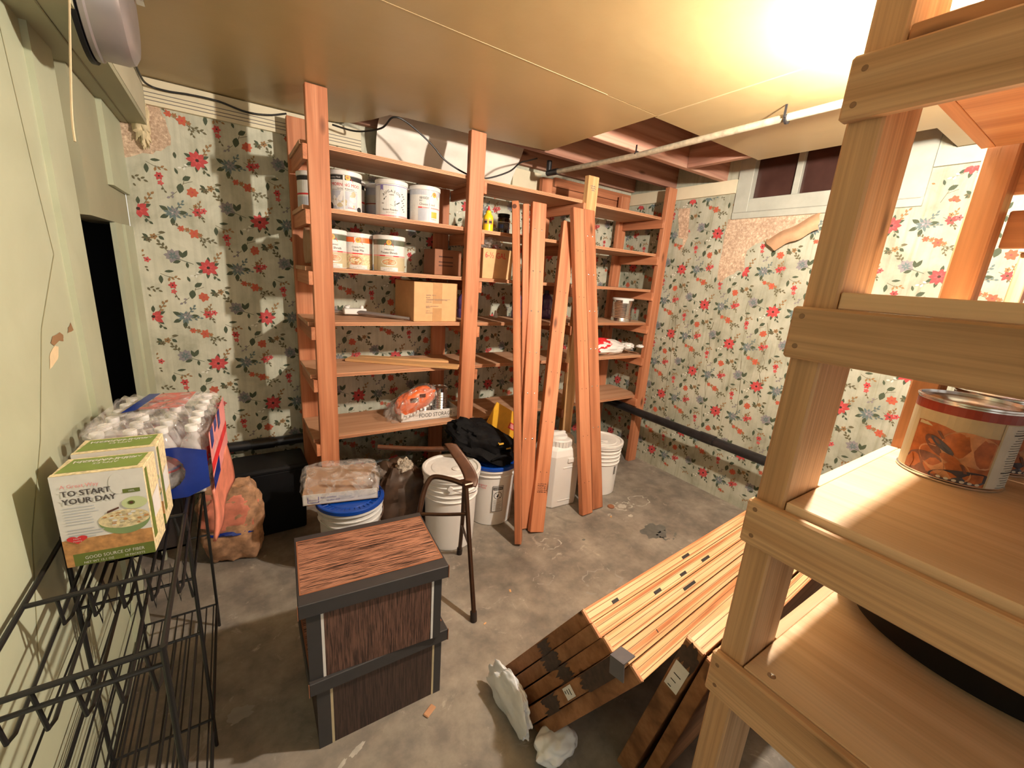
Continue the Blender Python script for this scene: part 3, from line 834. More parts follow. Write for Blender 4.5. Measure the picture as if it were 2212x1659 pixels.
def can_shreds(loc, label, warm=False, turn=0.0, word=('Dehydrated', 'Potato Shreds')):
    t = can_base('food_can', label, loc, 0)
    mk = cyl(CR, face_of(loc) + turn); m = MB(); W = .235
    crect(m, mk, -W, W, .082, CH - .02, 0, .0003, 40)
    if warm:
        crect(m, mk, .004, W, CH - .044, CH - .02, 2, .0005, 24); crect(m, mk, -W, -.02, CH - .044, CH - .02, 2, .0005, 24)
        crect(m, mk, -W, W, .004, .076, 3, .0004, 40); crect(m, mk, -W, W, .075, .081, 4, .0006, 40)
        crect(m, mk, -.03, .02, .075, .081, 5, .0007, 8)
        cell(m, mk, -.012, .044, .036, .026, 4, .0006); cell(m, mk, -.014, .043, .031, .021, 6, .0008)
        for k in range(14):
            a = 2.4 * k; q = .0021 * k ** .9; cell(m, mk, -.014 + q * math.cos(a) * 1.6, .043 + q * math.sin(a), .004, .003, (0, 3, 7)[k % 3], .0010, 8)
    else:
        crect(m, mk, -W, W, CH - .046, CH - .02, 8, .0004, 40)
        crect(m, mk, -W, W, .004, .074, 9, .0004, 40); crect(m, mk, -W, W, .075, .081, 4, .0006, 40)
        crect(m, mk, -.05, -.02, .075, .081, 5, .0007, 6); crect(m, mk, .02, .05, .075, .081, 5, .0007, 6)
        cell(m, mk, .0, .046, .040, .018, 10, .0006); cell(m, mk, 0, .048, .034, .014, 6, .0008)
        for k in range(22):
            a = 2.4 * k; q = .0012 * k; f = mk(.0010)
            u, v = q * math.cos(a) * 1.25, .049 + q * math.sin(a) * .5
            m.poly([f(u - .008, v - .001), f(u + .006, v + .003), f(u + .007, v + .005), f(u - .008, v + .001)], (3, 7, 2)[k % 3])
    crect(m, mk, -.045, .045, .004, .022, 0, .0012, 12)
    m.text('12 SERVINGS', .0058, mk(.0015, .014), 11); m.text('NET WT 1 LB 4 OZ (567g)', .0052, mk(.0015, .007), 11)
    logo_hut(m, mk, -.002, CH - .038, 1.25, 5, 12, 7)
    m.text(word[0], .011, mk(.0012, .106), 11, sx=.9); m.text(word[1], .0155, mk(.0012, .089), 13, sx=.95)
    m.build('label', [K(k) for k in ('paperwhite', 'paperwhite', 'orange', 'oat', 'pink', 'redink', 'peachlight', 'brownprint', 'darkgreen', 'tanpaper', 'lidwhite', 'greyink', 'gold', 'ink')], t)
    return t
S2, S3, S4, S5, S6 = ST[1] + .0005, ST[2] + .0005, ST[3] + .0005, ST[4] + .0005, ST[5] + .0005
can_shreds((.418, 2.292, S3), 'potato can beside the left post on the third shelf, nearest the post', turn=.20)
can_shreds((.566, 2.370, S3), 'orange banded soup can between two potato cans on the third shelf', True, word=('Creamy Potato', 'Soup Mix'), turn=.10)
can_shreds((.711, 2.288, S3), 'potato can standing apart, rightmost can on the third shelf')

def can_drink(loc, label, detail=True, dark='black'):
    t = can_base('food_can', label, loc, 0)
    mk = cyl(CR, face_of(loc)); m = MB(); W = .235
    crect(m, mk, -W, W, .004, CH - .02, 0, .0003, 40); crect(m, mk, -W, W, CH - .040, CH - .02, 1, .0005, 40)
    if detail:
        crect(m, mk, -.006, .002, .003, CH - .02, 0, .0016, 2)
        m.text('Country Maid', .011, mk(.0010, CH - .034, -.045), 0, sx=.9); m.text('MORNING MOO', .0195, mk(.0010, .109, .006), 2, sx=.93)
        m.text('Low Fat Milk Alternative', .0078, mk(.0010, .096, .006), 1); crect(m, mk, -.06, .06, .091, .0925, 3, .0008, 14)
        crect(m, mk, -.062, .062, .010, .088, 4, .0006, 20)
        rnd = random.Random(4)
        for k in range(26): cell(m, mk, rnd.uniform(-.052, .052), rnd.uniform(.018, .080), rnd.uniform(.004, .014), rnd.uniform(.005, .014), (0, 5, 0)[k % 3], .0007 + .00002 * k, 9)
        logo_hut(m, mk, .016, .142, 1.2, 6, 7, 8); cell(m, mk, -.066, .018, .012, .018, 1, .0013); cell(m, mk, .075, .014, .016, .012, 1, .0013)
        m.text('20 SERVINGS', .006, mk(.0016, .014, .03), 2)
    else:
        crect(m, mk, -W, W, .07, .078, 6, .0006, 40); crect(m, mk, -W, W, .010, .062, 4, .0006, 40)
    m.build('label', [K(k) for k in ('paperwhite', 'ink', 'redink', 'greyink', 'palegrey', 'tanpaper', 'redink', 'gold', 'brownprint')], t)
    return t
can_drink((.497, 2.300, S2), 'white and black drink mix can beside the left post on the second shelf')
can_drink((.555, 2.470, S2), 'can half hidden behind the drink mix can on the second shelf', False)
can_drink((.388, 2.462, S2), 'dark banded can glimpsed left of the left post, second shelf', False)
# blue-grey can in the back row
def can_plain(loc, label, top, body, band):
    t = can_base('food_can', label, loc, 0); mk = cyl(CR, face_of(loc)); m = MB(); W = .235
    crect(m, mk, -W, W, .004, CH - .02, 0, .0003, 40); crect(m, mk, -W, W, CH - .055, CH - .02, 1, .0005, 40); crect(m, mk, -W, W, .076, .081, 2, .0006, 40)
    cell(m, mk, .012, .112, .012, .014, 3, .0007); crect(m, mk, -W, W, .004, .070, 1, .0005, 40)
    m.build('label', [K(body), K(top), K(band), K('brownprint')], t); return t
can_plain((.722, 2.475, S2), 'shaded grey blue can behind the butter powder can on the second shelf', 'palegrey', 'greylabel', 'maroon')
can_plain((.889, 2.468, S2), 'dark can glimpsed between the two rightmost front cans, second shelf', 'ink', 'navyprint', 'ink')
# butter powder
loc = (.727, 2.300, S2)
t = can_base('food_can', 'white can picturing a dark butter stick, middle of the front row on the second shelf', loc, 0)
mk = cyl(CR, face_of(loc)); m = MB()
crect(m, mk, -.235, .235, .004, CH - .02, 0, .0003, 40); crect(m, mk, -.235, .235, CH - .027, CH - .024, 1, .0005, 40)
f = mk(.0008); m.poly([f(-.058, CH - .026), f(-.042, CH - .026), f(-.042, CH - .052), f(-.050, CH - .045), f(-.058, CH - .052)], 1)
for k, ch in enumerate('AUGASON'):
    a = (k - 3) * .30; m.text(ch, .017, (lambda a: lambda x, y: mk(.0010)(.044 * math.sin(a) + x * math.cos(a) + y * math.sin(a), .078 + .040 * math.cos(a) - x * math.sin(a) + y * math.cos(a)))(a), 2)
m.text('FARMS', .0075, mk(.0010, .104), 2)
f = mk(.0010); m.poly([f(-.040, .083), (f(-.036, .090)), f(.018, .068), f(.018, .056), f(-.002, .058)], 2); m.poly([f(-.034, .091), f(-.026, .098), f(.018, .079), f(.016, .070)], 3)
m.poly([f(.022, .062), f(.040, .072), f(.040, .077), f(.024, .068)], 2); m.poly([f(-.050, .064), f(-.038, .063), f(-.038, .067), f(-.050, .067)], 3)
m.text('Butter Powder', .0125, mk(.0010, .033, -.006), 2); m.text('NET WT 2 LBS 4 OZ', .006, mk(.0010, .022), 3)
for k in range(9):
    u = .052 + .006 * ((k * 7) % 3); v = .112 - k * .010
    m.poly([mk(.0011)(u + dx, v + dy) for dx, dy in ((0, 0), (.007, .003), (.006, .0065), (-.001, .004))], 2)
lines(m, mk, -.20, -.09, .12, 12, 3, .0008, .007, seed=3); crect(m, mk, -.235, .235, .005, .012, 4, .0006, 40)
m.build('label', [K(k) for k in ('paperwhite', 'lilac', 'ink', 'greyink', 'pink')], t)
# cheese blend
loc = (.903, 2.290, S2)
t = can_base('food_can', 'white can with handwriting and a yellow picture, rightmost on the second shelf', loc, 0)
mk = cyl(CR, face_of(loc) - .05); m = MB()
crect(m, mk, -.235, .235, .004, CH - .02, 0, .0003, 40); crect(m, mk, -.235, .235, CH - .044, CH - .02, 1, .0005, 40)
crect(m, mk, .028, .035, .003, CH - .02, 0, .0016, 2)
m.text('10/10/20', .017, mk(.0010, .112, .000), 2, sx=.8); m.text('B.I.F', .011, mk(.0010, .100, -.016), 2, sx=.8); m.text('Cheese Blend', .0165, mk(.0010, .082, .018), 3, sx=.9)
crect(m, mk, -.03, .235, .068, .074, 4, .0007, 24); crect(m, mk, -.03, -.010, .068, .074, 5, .0008, 3)
crect(m, mk, -.03, .026, .006, .067, 1, .0006, 8); crect(m, mk, .040, .075, .024, .054, 6, .0008, 5)
logo_hut(m, mk, .056, .132, 1.3, 7, 6, 8); m.text('47 SERVINGS', .006, mk(.0010, .015, .056), 3); lines(m, mk, -.13, -.045, .125, 13, 1, .0006, .008, seed=5)
m.build('label', [K(k) for k in ('paperwhite', 'palegrey', 'ink', 'greyink', 'pink', 'redink', 'gold', 'orange', 'brownprint')], t)

# ribbed tin on the right bay
def ribbed(loc, label, r=.0775, h=.176, lid=True, group=None, n=40):
    t = thing('tin_can', label, 'can', loc, 0, group)
    pr = [(0, 0), (r - .002, 0), (r, .002), (r, .006)]
    k = 10
    for i in range(k * 4 + 1):
        z = .028 + (h - .056) * i / (k * 4); pr.append((r - .0022 - .0016 * math.cos(i * PI / 2), z))
    pr += [(r - .002, h - .02), (r, h - .004), (r, h), (r - .003, h), (r - .004, h - .006), (0, h - .006)]
    MB().lathe(pr, n=n).build('body', K('steel'), t)
    if lid: MB().lathe([(r + .001, h - .014), (r + .0035, h - .013), (r + .0035, h + .001), (r - .002, h + .003), (0, h + .002)], n=n).build('lid', K('lidwhite'), t)
    return t
t = ribbed((2.545, 2.300, S4), 'bare ribbed tin can with a white lid on the right bay')
mk = cyl(.0785, face_of((2.545, 2.3))); m = MB(); crect(m, mk, .0, .045, CH - .034, CH - .012, 0, .004, 5); m.build('label', K('paperwhite'), t)

# mustard bottle and jar
t = thing('mustard_bottle', 'yellow squeeze bottle with a red tip on the middle bay', 'bottle', (1.288, 2.272, S2))
MB().lathe([(0, 0), (.027, 0), (.030, .004), (.030, .07), (.027, .088), (.018, .098), (.016, .104), (.016, .112), (.010, .118), (0, .118)], n=28).build('body', K('yellow'), t)
MB().lathe([(.010, .117), (.008, .124), (.003, .142), (0, .143)], n=16).build('nozzle', K('redink'), t)
mk = cyl(.030, face_of((1.288, 2.272))); m = MB()
for u0, u1 in ((-.026, -.003), (.003, .026)): crect(m, mk, u0, u1, .040, .066, 0, .0008, 4); crect(m, mk, u0 + .003, u1 - .004, .047, .058, 1, .0012, 3)
m.build('label', [K('brownprint'), K('ink')], t)
t = thing('glass_jar', 'dark jar with a black lid and blue label beside the mustard bottle', 'jar', (1.402, 2.285, S2))
MB().lathe([(0, 0), (.034, 0), (.038, .004), (.038, .078), (.033, .092), (.031, .098), (0, .098)], n=30).build('body', K('jar'), t)
MB().lathe([(.035, .094), (.036, .096), (.036, .112), (.034, .114), (0, .114)], n=30).build('lid', K('black'), t)
mk = cyl(.038, face_of((1.402, 2.285))); m = MB(); crect(m, mk, -.04, .04, .02, .066, 0, .0005, 10); crect(m, mk, -.04, .04, .064, .067, 1, .0008, 10); crect(m, mk, -.026, .0, .03, .052, 2, .0008, 5); lines(m, mk, .004, .036, .056, 5, 1, .0009)
m.build('label', [K('navyprint'), K('paperwhite'), K('bluefilm')], t)

# cartons
def carton(name, label, loc, rz, w, d, h, mat='cardboard', flaps=True):
    t = thing(name, label, 'box', loc, rz)
    MB().box((-w / 2, -d / 2, 0), (w / 2, d / 2, h)).build('body', K(mat), t, .002)
    return t
t = carton('cardboard_box', 'taped cardboard box with a printed address on the fourth shelf', (.952, 2.372, S4), .02, .262, .30, .214)
F = lambda u, v: (u, -.1508, v)
m = MB().box((-.020, -.1512, 0), (.034, -.1502, .075), 0).box((-.020, -.1512, .10), (.034, -.1502, .214), 0).box((-.020, -.1502, .2136), (.034, .15, .2145), 0)
m.build('tape', K('tape'), t)
m = MB()
for z, s, x1 in ((.142, 'SHIPPER / FROM', .010), (.130, 'BOXES', -.02), (.116, 'CONTENTS - HANDLE WITH CARE', .07), (.105, 'KEEP DRY', .0), (.082, 'SUITE 1200 STATE ST', .015), (.075, 'IDAHO', -.03), (.056, 'LOT 14', -.03), (.045, 'PKG 2 OF 4', -.01)):
    m.text(s, .0082, (lambda z: lambda x, y: (-.062 + x, -.1518, z + y))(z), 0, align='LEFT')
m.box((-.06, -.1518, .1235), (.085, -.1512, .1248), 0)
m.build('print', K('greyink'), t)
t = carton('cardboard_box', 'cardboard box with red lettering on the third shelf of the middle bay', (1.335, 2.345, S3), -.03, .20, .28, .170)
m = MB(); m.text('6-\u00bd GAL', .046, lambda x, y: (-.088 + x, -.1418, .118 + y), 0, align='LEFT', sx=.8); m.build('print', K('redink'), t)
t = carton('cardboard_box', 'dark reddish carton behind the second post on the third shelf', (1.085, 2.45, S3), 0, .17, .17, .145, 'carddark')
m = MB()
for z in (.05, .07, .10): m.box((-.06, -.0855, z), (.03, -.085, z + .008))
m.build('print', K('brownink'), t)
tag(MB().blob((1.33, 2.34, S3 + .204), (.085, .08, .036), .35, 3.4, 12, (1, 1), (36, 20)).build('plastic_bag', K('clearfilm')), 'crumpled clear plastic bag on top of the red lettered box', 'plastic bag')
# bent hoop behind the left post
def hoop(u, v):
    a = -.35 * PI + 1.7 * PI * u; R_ = .085
    return (.352 + .055 * (v - .5), 2.40 + .8 * R_ * math.cos(a), S3 + .0935 + R_ * 1.07 * math.sin(a))
t = MB().grid(hoop, 40, 2).build('wooden_hoop', K('cardin'))
sd = t.modifiers.new('thick', 'SOLIDIFY'); sd.thickness = .006
tag(t, 'tan bent hoop standing left of the left post on the third shelf', 'hoop')

# metal fixture lying on the fourth shelf
t = thing('door_closer', 'grey metal arm fixture lying on the left end of the fourth shelf', 'hardware', (.62, 2.42, S4))
MB().tube([(-.17, .10, .018), (-.02, .02, .022), (.19, -.17, .012)], [.009, .012, .008], 12).build('arm', K('greysteel'), t)
MB().tube([(-.17, .09, .008), (.02, .04, .010), (.17, -.15, .006)], .006, 10).build('rod', K('steel'), t)
MB().box((-.11, .02, .01), (.01, .075, .042)).tube([(-.09, .048, .04), (-.09, .048, .055)], .014, 12).tube([(-.01, .048, .03), (-.01, .048, .058)], .010, 12).build('bracket', K('white'), t, .004)
MB().lathe([(0, 0), (.012, 0), (.012, .006), (0, .006)], n=14).build('knob', K('white'), t, 0, (-.08, .07, .05))

# violet bottles and the small cap
def violet(loc, label, s=1.0, lay=False):
    t = thing('plastic_bottle', label, 'bottle', loc, 0, 'violet plastic bottles on the fourth shelf')
    pr = [(0, 0), (.034, 0), (.038, .006), (.038, .05), (.034, .058), (.038, .066), (.038, .11), (.033, .13), (.016, .148), (.014, .156), (0, .156)]
    MB().lathe([(r * s, z * s) for r, z in pr], n=26).build('body', K('purple'), t)
    MB().lathe([(.0155 * s, .150 * s), (.016 * s, .152 * s), (.016 * s, .168 * s), (0, .169 * s)], n=18).build('cap', K('navyprint'), t)
    if lay: t.rotation_euler = lay
    return t
violet((1.232, 2.44, S4), 'violet plastic bottle just right of the address box on the fourth shelf')
violet((1.64, 2.42, S4), 'violet plastic bottle left of the screw studded board on the fourth shelf', 1.05)
violet((1.90, 2.44, S4), 'large violet plastic bottle right of the screw studded board on the fourth shelf', 1.18)
tag(MB().blob((1.715, 2.45, S4 + .075), (.055, .07, .077), .18, 2.5, 31, (1, .8), (30, 20), flat=-.075).build('plastic_bag', K('thinfilm')), 'clear wrinkled bag among the violet bottles', 'plastic bag')
t = MB().lathe([(0, 0), (.014, 0), (.014, .012), (.010, .03), (.008, .046), (0, .047)], n=18).build('plastic_cone', K('bottlecap'), None, 0, (1.492, 2.46, S4))
tag(t, 'small white cone shaped cap alone on the fourth shelf of the middle bay', 'cone')
# planks lying on the fifth shelf
tag(board('loose_plank', (.53, 2.49, S5 + .0085), (1.062, 2.128, S5 + .0085), .075, .016, (.5, .8, 0), K('pine')), 'narrow pale plank lying diagonally at the front of the fifth shelf', 'plank')
tag(board('loose_plank', (.60, 2.53, S5 + .0075), (1.08, 2.30, S5 + .0075), .06, .014, (.4, .9, 0), K('pine')), 'pale plank lying behind the diagonal one on the fifth shelf', 'plank')
tag(MB().poly([(.56, 2.40, S5 + .0182), (.60, 2.415, S5 + .0182), (.66, 2.385, S5 + .0182), (.58, 2.372, S5 + .0182)]).build('scrap', K('brownink')), 'dark scrap lying on the pale planks of the fifth shelf', 'scrap') if False else None

# food storage tray with tins, orange bag
t = thing('cardboard_tray', 'white cardboard tray lettered FOOD STORAGE on the lowest shelf', 'tray', (.955, 2.345, S6), -.04)
W, D, H = .36, .18, .058
MB().box((-W / 2, -D / 2, 0), (W / 2, D / 2, .004)).build('base', K('paperwhite'), t)
for a, b in (((-W / 2, -D / 2, 0), (W / 2, -D / 2 + .004, H)), ((-W / 2, D / 2 - .004, 0), (W / 2, D / 2, H)), ((-W / 2, -D / 2, 0), (-W / 2 + .004, D / 2, H)), ((W / 2 - .004, -D / 2, 0), (W / 2, D / 2, H))):
    MB().box(a, b).build('side', K('paperwhite'), t)
m = MB()
m.text('FOOD STORAGE -', .036, lambda x, y: (.042 + x, -D / 2 - .0008, .018 + y), 0, sx=.78); m.text('Emergency', .018, lambda x, y: (-.165 + x, -D / 2 - .0008, .03 + y), 0, align='LEFT', sx=.8)
m.box((.06, -D / 2 - .0008, .008), (.12, -D / 2 - .0003, .010)); m.build('print', K('ink'), t)
for k, x in enumerate((.945, 1.058)):
    c = ribbed((x, 2.362 + .004 * k, S6 + .0045), ('left tin standing in the white tray behind the orange bag', 'right tin standing in the white tray next to the second post')[k], .050, .165, False, 'tins in the white tray', 32)
def wbag(p): return V((p.x, p.y, p.z + .35 * p.x + .0 * p.y))
t = thing('orange_snack_bag', 'orange bag in clear wrap lying on the white tray, lowest shelf', 'bag', (.868, 2.30, S6 + .118))
MB().blob((0, 0, 0), (.118, .055, .068), .16, 2.2, 4, (.8, .9), (44, 26), warp=wbag).build('bag', K('orange'), t)
m = MB()
for k in range(9):
    u = -.09 + k * .02; m.box((u, -.064 - .0, -.052 + .42 * u), (u + .013, -.060, -.040 + .42 * u))
m.build('print', K('paperwhite'), t)
m = MB().box((-.045, -.058, .005), (.0, -.054, .03)).box((.01, -.056, .03), (.045, -.052, .05)); m.build('mark', K('brownink'), t)
MB().blob((-.02, 0, -.018), (.150, .070, .085), .22, 2.6, 8, (.8, .9), (44, 26), warp=wbag).build('wrap', K('thinfilm'), t)

# red and white bag on the right bay
t = thing('red_white_bag', 'red and white plastic bag tied at one end, fifth shelf of right bay', 'bag', (2.40, 2.315, S5 + .056))
MB().blob((0, 0, 0), (.20, .11, .062), .14, 2.2, 6, (.8, .9), (46, 26), flat=-.055, warp=lambda p: V((p.x, p.y, p.z - .05 * p.x))).build('bag', K('white'), t)
MB().blob((-.05, .006, .006), (.155, .108, .064), .16, 2.3, 6, (.8, .9), (46, 26), flat=-.05, warp=lambda p: V((p.x, p.y, p.z - .05 * p.x))).build('print', K('redbag'), t)
MB().blob((.195, -.085, .012), (.05, .04, .026), .4, 3, 9, n=(20, 14)).blob((.24, -.165, .024), (.03, .03, .012), .5, 3, 10, n=(16, 10)).build('tied_end', K('white'), t)
# ------------------------------------------------------------------ buckets under the shelving
def bucket(label, loc, rz=0, h=.37, rt=.150, rb=.132, lid=None, mat='white', ribs=3, handle=True, group='plastic buckets under the shelving', swing=1.15):
    t = thing('plastic_bucket', label, 'bucket', loc, rz, group)
    R_ = lambda z: rb + (rt - .008 - rb) * z / h
    pr = [(0, 0), (rb - .004, 0), (rb, .005)]
    zr = h - .03 - .028 * ribs
    pr += [(R_(zr), zr)]
    for i in range(ribs):
        z = zr + .028 * i
        pr += [(R_(z) + .007, z + .001), (R_(z) + .007, z + .005), (R_(z) + .001, z + .007), (R_(z) + .001, z + .027)]
    pr += [(rt + .001, h - .03), (rt + .003, h - .027), (rt + .002, h - .002), (rt, h), (rt - .004, h - .002), (R_(h) - .006, h - .03), (rb - .004, .01), (0, .01)]
    MB().lathe(pr, n=56).build('body', K(mat), t)
    if lid:
        L = [(rt + .003, h - .014), (rt + .006, h - .012), (rt + .006, h + .004), (rt + .002, h + .007), (rt - .010, h + .007), (rt - .014, h - .001), (rt - .04, h - .002), (rt - .045, h + .002), (.0, h + .002)]
        lo = MB().lathe(L, n=56); 
        if lid == 'blue':
            for k in range(36):
                a = 2 * PI * k / 36
                lo.tube([((rt - .013) * math.cos(a), (rt - .013) * math.sin(a), h + .001), ((rt - .038) * math.cos(a), (rt - .038) * math.sin(a), h + .001)], .0022, 6)
        lo.build('lid', K('blue' if lid == 'blue' else 'lidwhite'), t)
        if lid != 'blue': MB().lathe([(0, h + .002), (.026, h + .003), (.028, h + .007), (.02, h + .010), (0, h + .010)], n=20).build('cap', K('lidwhite'), t, 0, (-.03, -.03, 0))
    if handle:
        b = MB(); P = []
        for k in range(25):
            a = PI * k / 24
            P.append(((rt + .006) * math.cos(a), -(rt + .006) * math.sin(a) * math.sin(swing) - .0, h - .05 - (rt + .006) * math.sin(a) * math.cos(swing)))
        b.tube(P, .0022, 6)
        b.build('handle', K('steel'), t)
        e = MB()
        for s in (-1, 1): e.tube([(s * (rt - .012), 0, h - .05), (s * (rt + .008), 0, h - .05)], .013, 14)
        e.build('handle_ear', K(mat), t)
    return t
b1 = bucket('white bucket with a blue lid and a plastic wrapped tray resting on it', (.405, 1.915, 0), .3, .365, .150, .132, 'blue', 'whitedull', 2)
b2 = bucket('white bucket behind the brown tubular walker, ribbed rim under its lid', (.925, 1.885, 0), 1.1, .43, .152, .132, 'white', 'white', 4)
b3 = bucket('white bucket with red print and warning panel under the black bag', (1.245, 1.985, 0), -.35, .375, .150, .131, 'blue', 'white', 1, True, swing=.35)
b4 = bucket('white lidded bucket nearest the right wall with a dark mark on its side', (2.125, 1.945, 0), .4, .375, .148, .128, 'white', 'white', 4, False)
# warning panel and red lettering on the bucket
t = b3; mk = cyl(.141, math.atan2(-1.985, -1.245) + .35); m = MB()
crect(m, mk, .012, .078, .10, .265, 0, .0012, 10); crect(m, mk, .0145, .0755, .103, .262, 1, .0018, 10)
crect(m, mk, .016, .074, .240, .258, 0, .0024, 8); m.text('WARNING', .0125, mk(.0030, .245, .045), 1, sx=.85)
for k in range(28):
    a, b = 2 * PI * k / 28, 2 * PI * (k + 1) / 28
    f = mk(.0024); m.poly([f(.045 + .024 * math.cos(a), .205 + .024 * math.sin(a)), f(.045 + .024 * math.cos(b), .205 + .024 * math.sin(b)), f(.045 + .021 * math.cos(b), .205 + .021 * math.sin(b)), f(.045 + .021 * math.cos(a), .205 + .021 * math.sin(a))], 0)
f = mk(.0024); m.poly([f(.028, .221), f(.031, .223), f(.062, .189), f(.059, .187)], 0); m.poly([f(.036, .196), f(.044, .214), (f(.050, .212)), f(.046, .194)], 0)
lines(m, mk, .018, .073, .172, 10, 2, .0024, .0066, .002, 2)
m.text('Emergency', .018, mk(.0016, .262, -.058), 3, sx=.9); m.text('Food Supply', .014, mk(.0016, .247, -.058), 3, sx=.9)
m.build('label', [K('ink'), K('paperwhite'), K('greyink'), K('redink')], t)
mk = cyl(.136, math.atan2(-1.945, -2.125) + .55); m = MB(); crect(m, mk, -.004, .012, .16, .22, 0, .002, 3); m.build('mark', K('greyink'), b4); 

# square white container
t = thing('square_container', 'square white plastic container with moulded handle behind the leaning boards', 'container', (1.735, 1.965, 0), -.06, None)
w = .122
def rsq(s, z, c=.03): return [(s, -s + c, z), (s, s - c, z), (s - c, s, z), (-s + c, s, z), (-s, s - c, z), (-s, -s + c, z), (-s + c, -s, z), (s - c, -s, z)]
def loft(m, rings, mi=0):
    n = len(rings[0]); vs = [p for r in rings for p in r]
    m.add(vs, [(i * n + k, i * n + (k + 1) % n, (i + 1) * n + (k + 1) % n, (i + 1) * n + k) for i in range(len(rings) - 1) for k in range(n)] + [list(range(n))[::-1], [(len(rings) - 1) * n + k for k in range(n)]], mi)
m = MB(); loft(m, [rsq(w - .008, 0), rsq(w - .002, .006), rsq(w, .06), rsq(w, .36), rsq(w - .012, .40), rsq(w - .035, .415)])
m.build('body', K('white'), t, .003)
m = MB().box((-.03, -w - .0035, .275), (w - .028, -w + .002, .283)).box((.0, -w - .010, .315), (w - .034, -w, .345)).box((-.05, -w - .003, .045), (w - .03, -w, .052))
m.build('handle', K('white'), t, .002)
pr = [(.085, .41), (.092, .415), (.092, .425)]
MB().lathe([(.088, .405), (.102, .41), (.104, .45), (.100, .456), (.09, .458), (.06, .456), (.055, .47), (0, .47)], n=44).build('lid', K('lidwhite'), t)
g = MB()
for k in range(30):
    a = 2 * PI * k / 30; g.tube([(.1045 * math.cos(a), .1045 * math.sin(a), .415), (.1045 * math.cos(a), .1045 * math.sin(a), .448)], .0026, 6)
g.build('lid_ridges', K('lidwhite'), t)
MB().box((-.05, -.012, .466), (.05, .012, .486)).build('lid_grip', K('lidwhite'), t, .004)

# wrapped tray on the blue lid
t = thing('cardboard_tray', 'low cardboard tray in wrinkled clear wrap on the blue bucket lid', 'tray', (.378, 1.975, .3735), -.22)
W, D, H = .325, .22, .052
MB().box((-W / 2, -D / 2, 0), (W / 2, D / 2, .004)).build('base', K('cardin'), t)
for nm, a, b in (('side', (-W / 2, D / 2 - .004, 0), (W / 2, D / 2, H + .03)), ('side', (-W / 2, -D / 2, 0), (-W / 2 + .004, D / 2, H)), ('side', (W / 2 - .004, -D / 2, 0), (W / 2, D / 2, H))):
    MB().box(a, b).build(nm, K('cardin'), t)
MB().box((-W / 2, -D / 2, 0), (W / 2, -D / 2 + .004, H)).build('front', K('paperwhite'), t)
m = MB(); Fq = lambda ox, oz: lambda x, y: (ox + x, -D / 2 - .0008, oz + y)
for a, b in (((-.142, .010), (-.139, .040)), ((-.098, .010), (-.095, .040)), ((-.142, .010), (-.095, .0125))): m.box((a[0], -D / 2 - .0008, a[1]), (b[0], -D / 2 - .0002, b[1]))
m.text('Pioneer', .011, Fq(-.118, .021), 0); m.text('Build something', .011, Fq(-.088, .030), 0, align='LEFT', sx=.95); m.text('on your shelf', .011, Fq(-.062, .015), 0, align='LEFT', sx=.95)
m.build('print', K('lilac'), t)
MB().blob((0, .0, .062), (.176, .122, .064), .07, 1.8, 14, (.4, .5), (64, 32)).build('wrap', K('clearfilm'), t)
MB().blob((.165, -.02, .085), (.028, .04, .034), .35, 3, 15, n=(20, 14)).build('wrap_bunch', K('clearfilm'), t)

# black cloth bag and yellow folder on the middle bucket
def wj(p): return V((p.x, p.y, p.z - .42 * p.x - .25 * max(0, -p.y)))
t = thing('black_bag', 'black fabric bag slumped over the bucket with the warning panel', 'bag', (1.175, 2.01, .50))
MB().blob((0, 0, 0), (.205, .14, .105), .26, 2.0, 21, (.9, .8), (54, 32), warp=wj).build('bag', K('blackcloth'), t)
MB().box((.02, -.158, .022), (.055, -.152, .03)).box((.02, -.158, .022), (.024, -.152, .036)).box((.075, -.162, -.012), (.105, -.156, -.006)).build('tag', K('gold'), t)
MB().tube(cat([(-.02, -.165, -.06), (.03, -.185, -.035), (.09, -.18, -.05), (.12, -.16, -.085)]), .006, 8).build('strap', K('blackcloth'), t)
t = thing('yellow_folder', 'yellow folder with a red and white label sticking up behind the black bag', 'folder', (1.33, 2.135, .385), .05)
o = MB().box((-.13, -.004, 0), (.13, .004, .26)).build('cover', K('yellowfolder'), t, .001); o.rotation_euler = (-.06, .55, 0)
o2 = MB().box((.045, -.0065, .15), (.10, -.0042, .19)).box((.05, -.0072, .157), (.095, -.0064, .183), 1).build('label', [K('redink'), K('pink')], o)
t = carton('cardboard_box', 'plain brown box in shadow on the floor behind the black bag', (1.50, 2.36, 0), .1, .24, .24, .44, 'carddark')

# brown tied bag between the buckets
t = thing('brown_bag', 'dark brown plastic bag tied with pale cloth between two buckets', 'bag', (.70, 2.13, .19))
MB().blob((0, 0, 0), (.17, .15, .20), .2, 2.0, 27, (.8, .8), (44, 30), flat=-.185).build('bag', K('brownbag'), t)
MB().blob((.03, -.05, .19), (.045, .035, .05), .4, 3, 28, n=(24, 18)).build('cloth_knot', K('knot'), t)

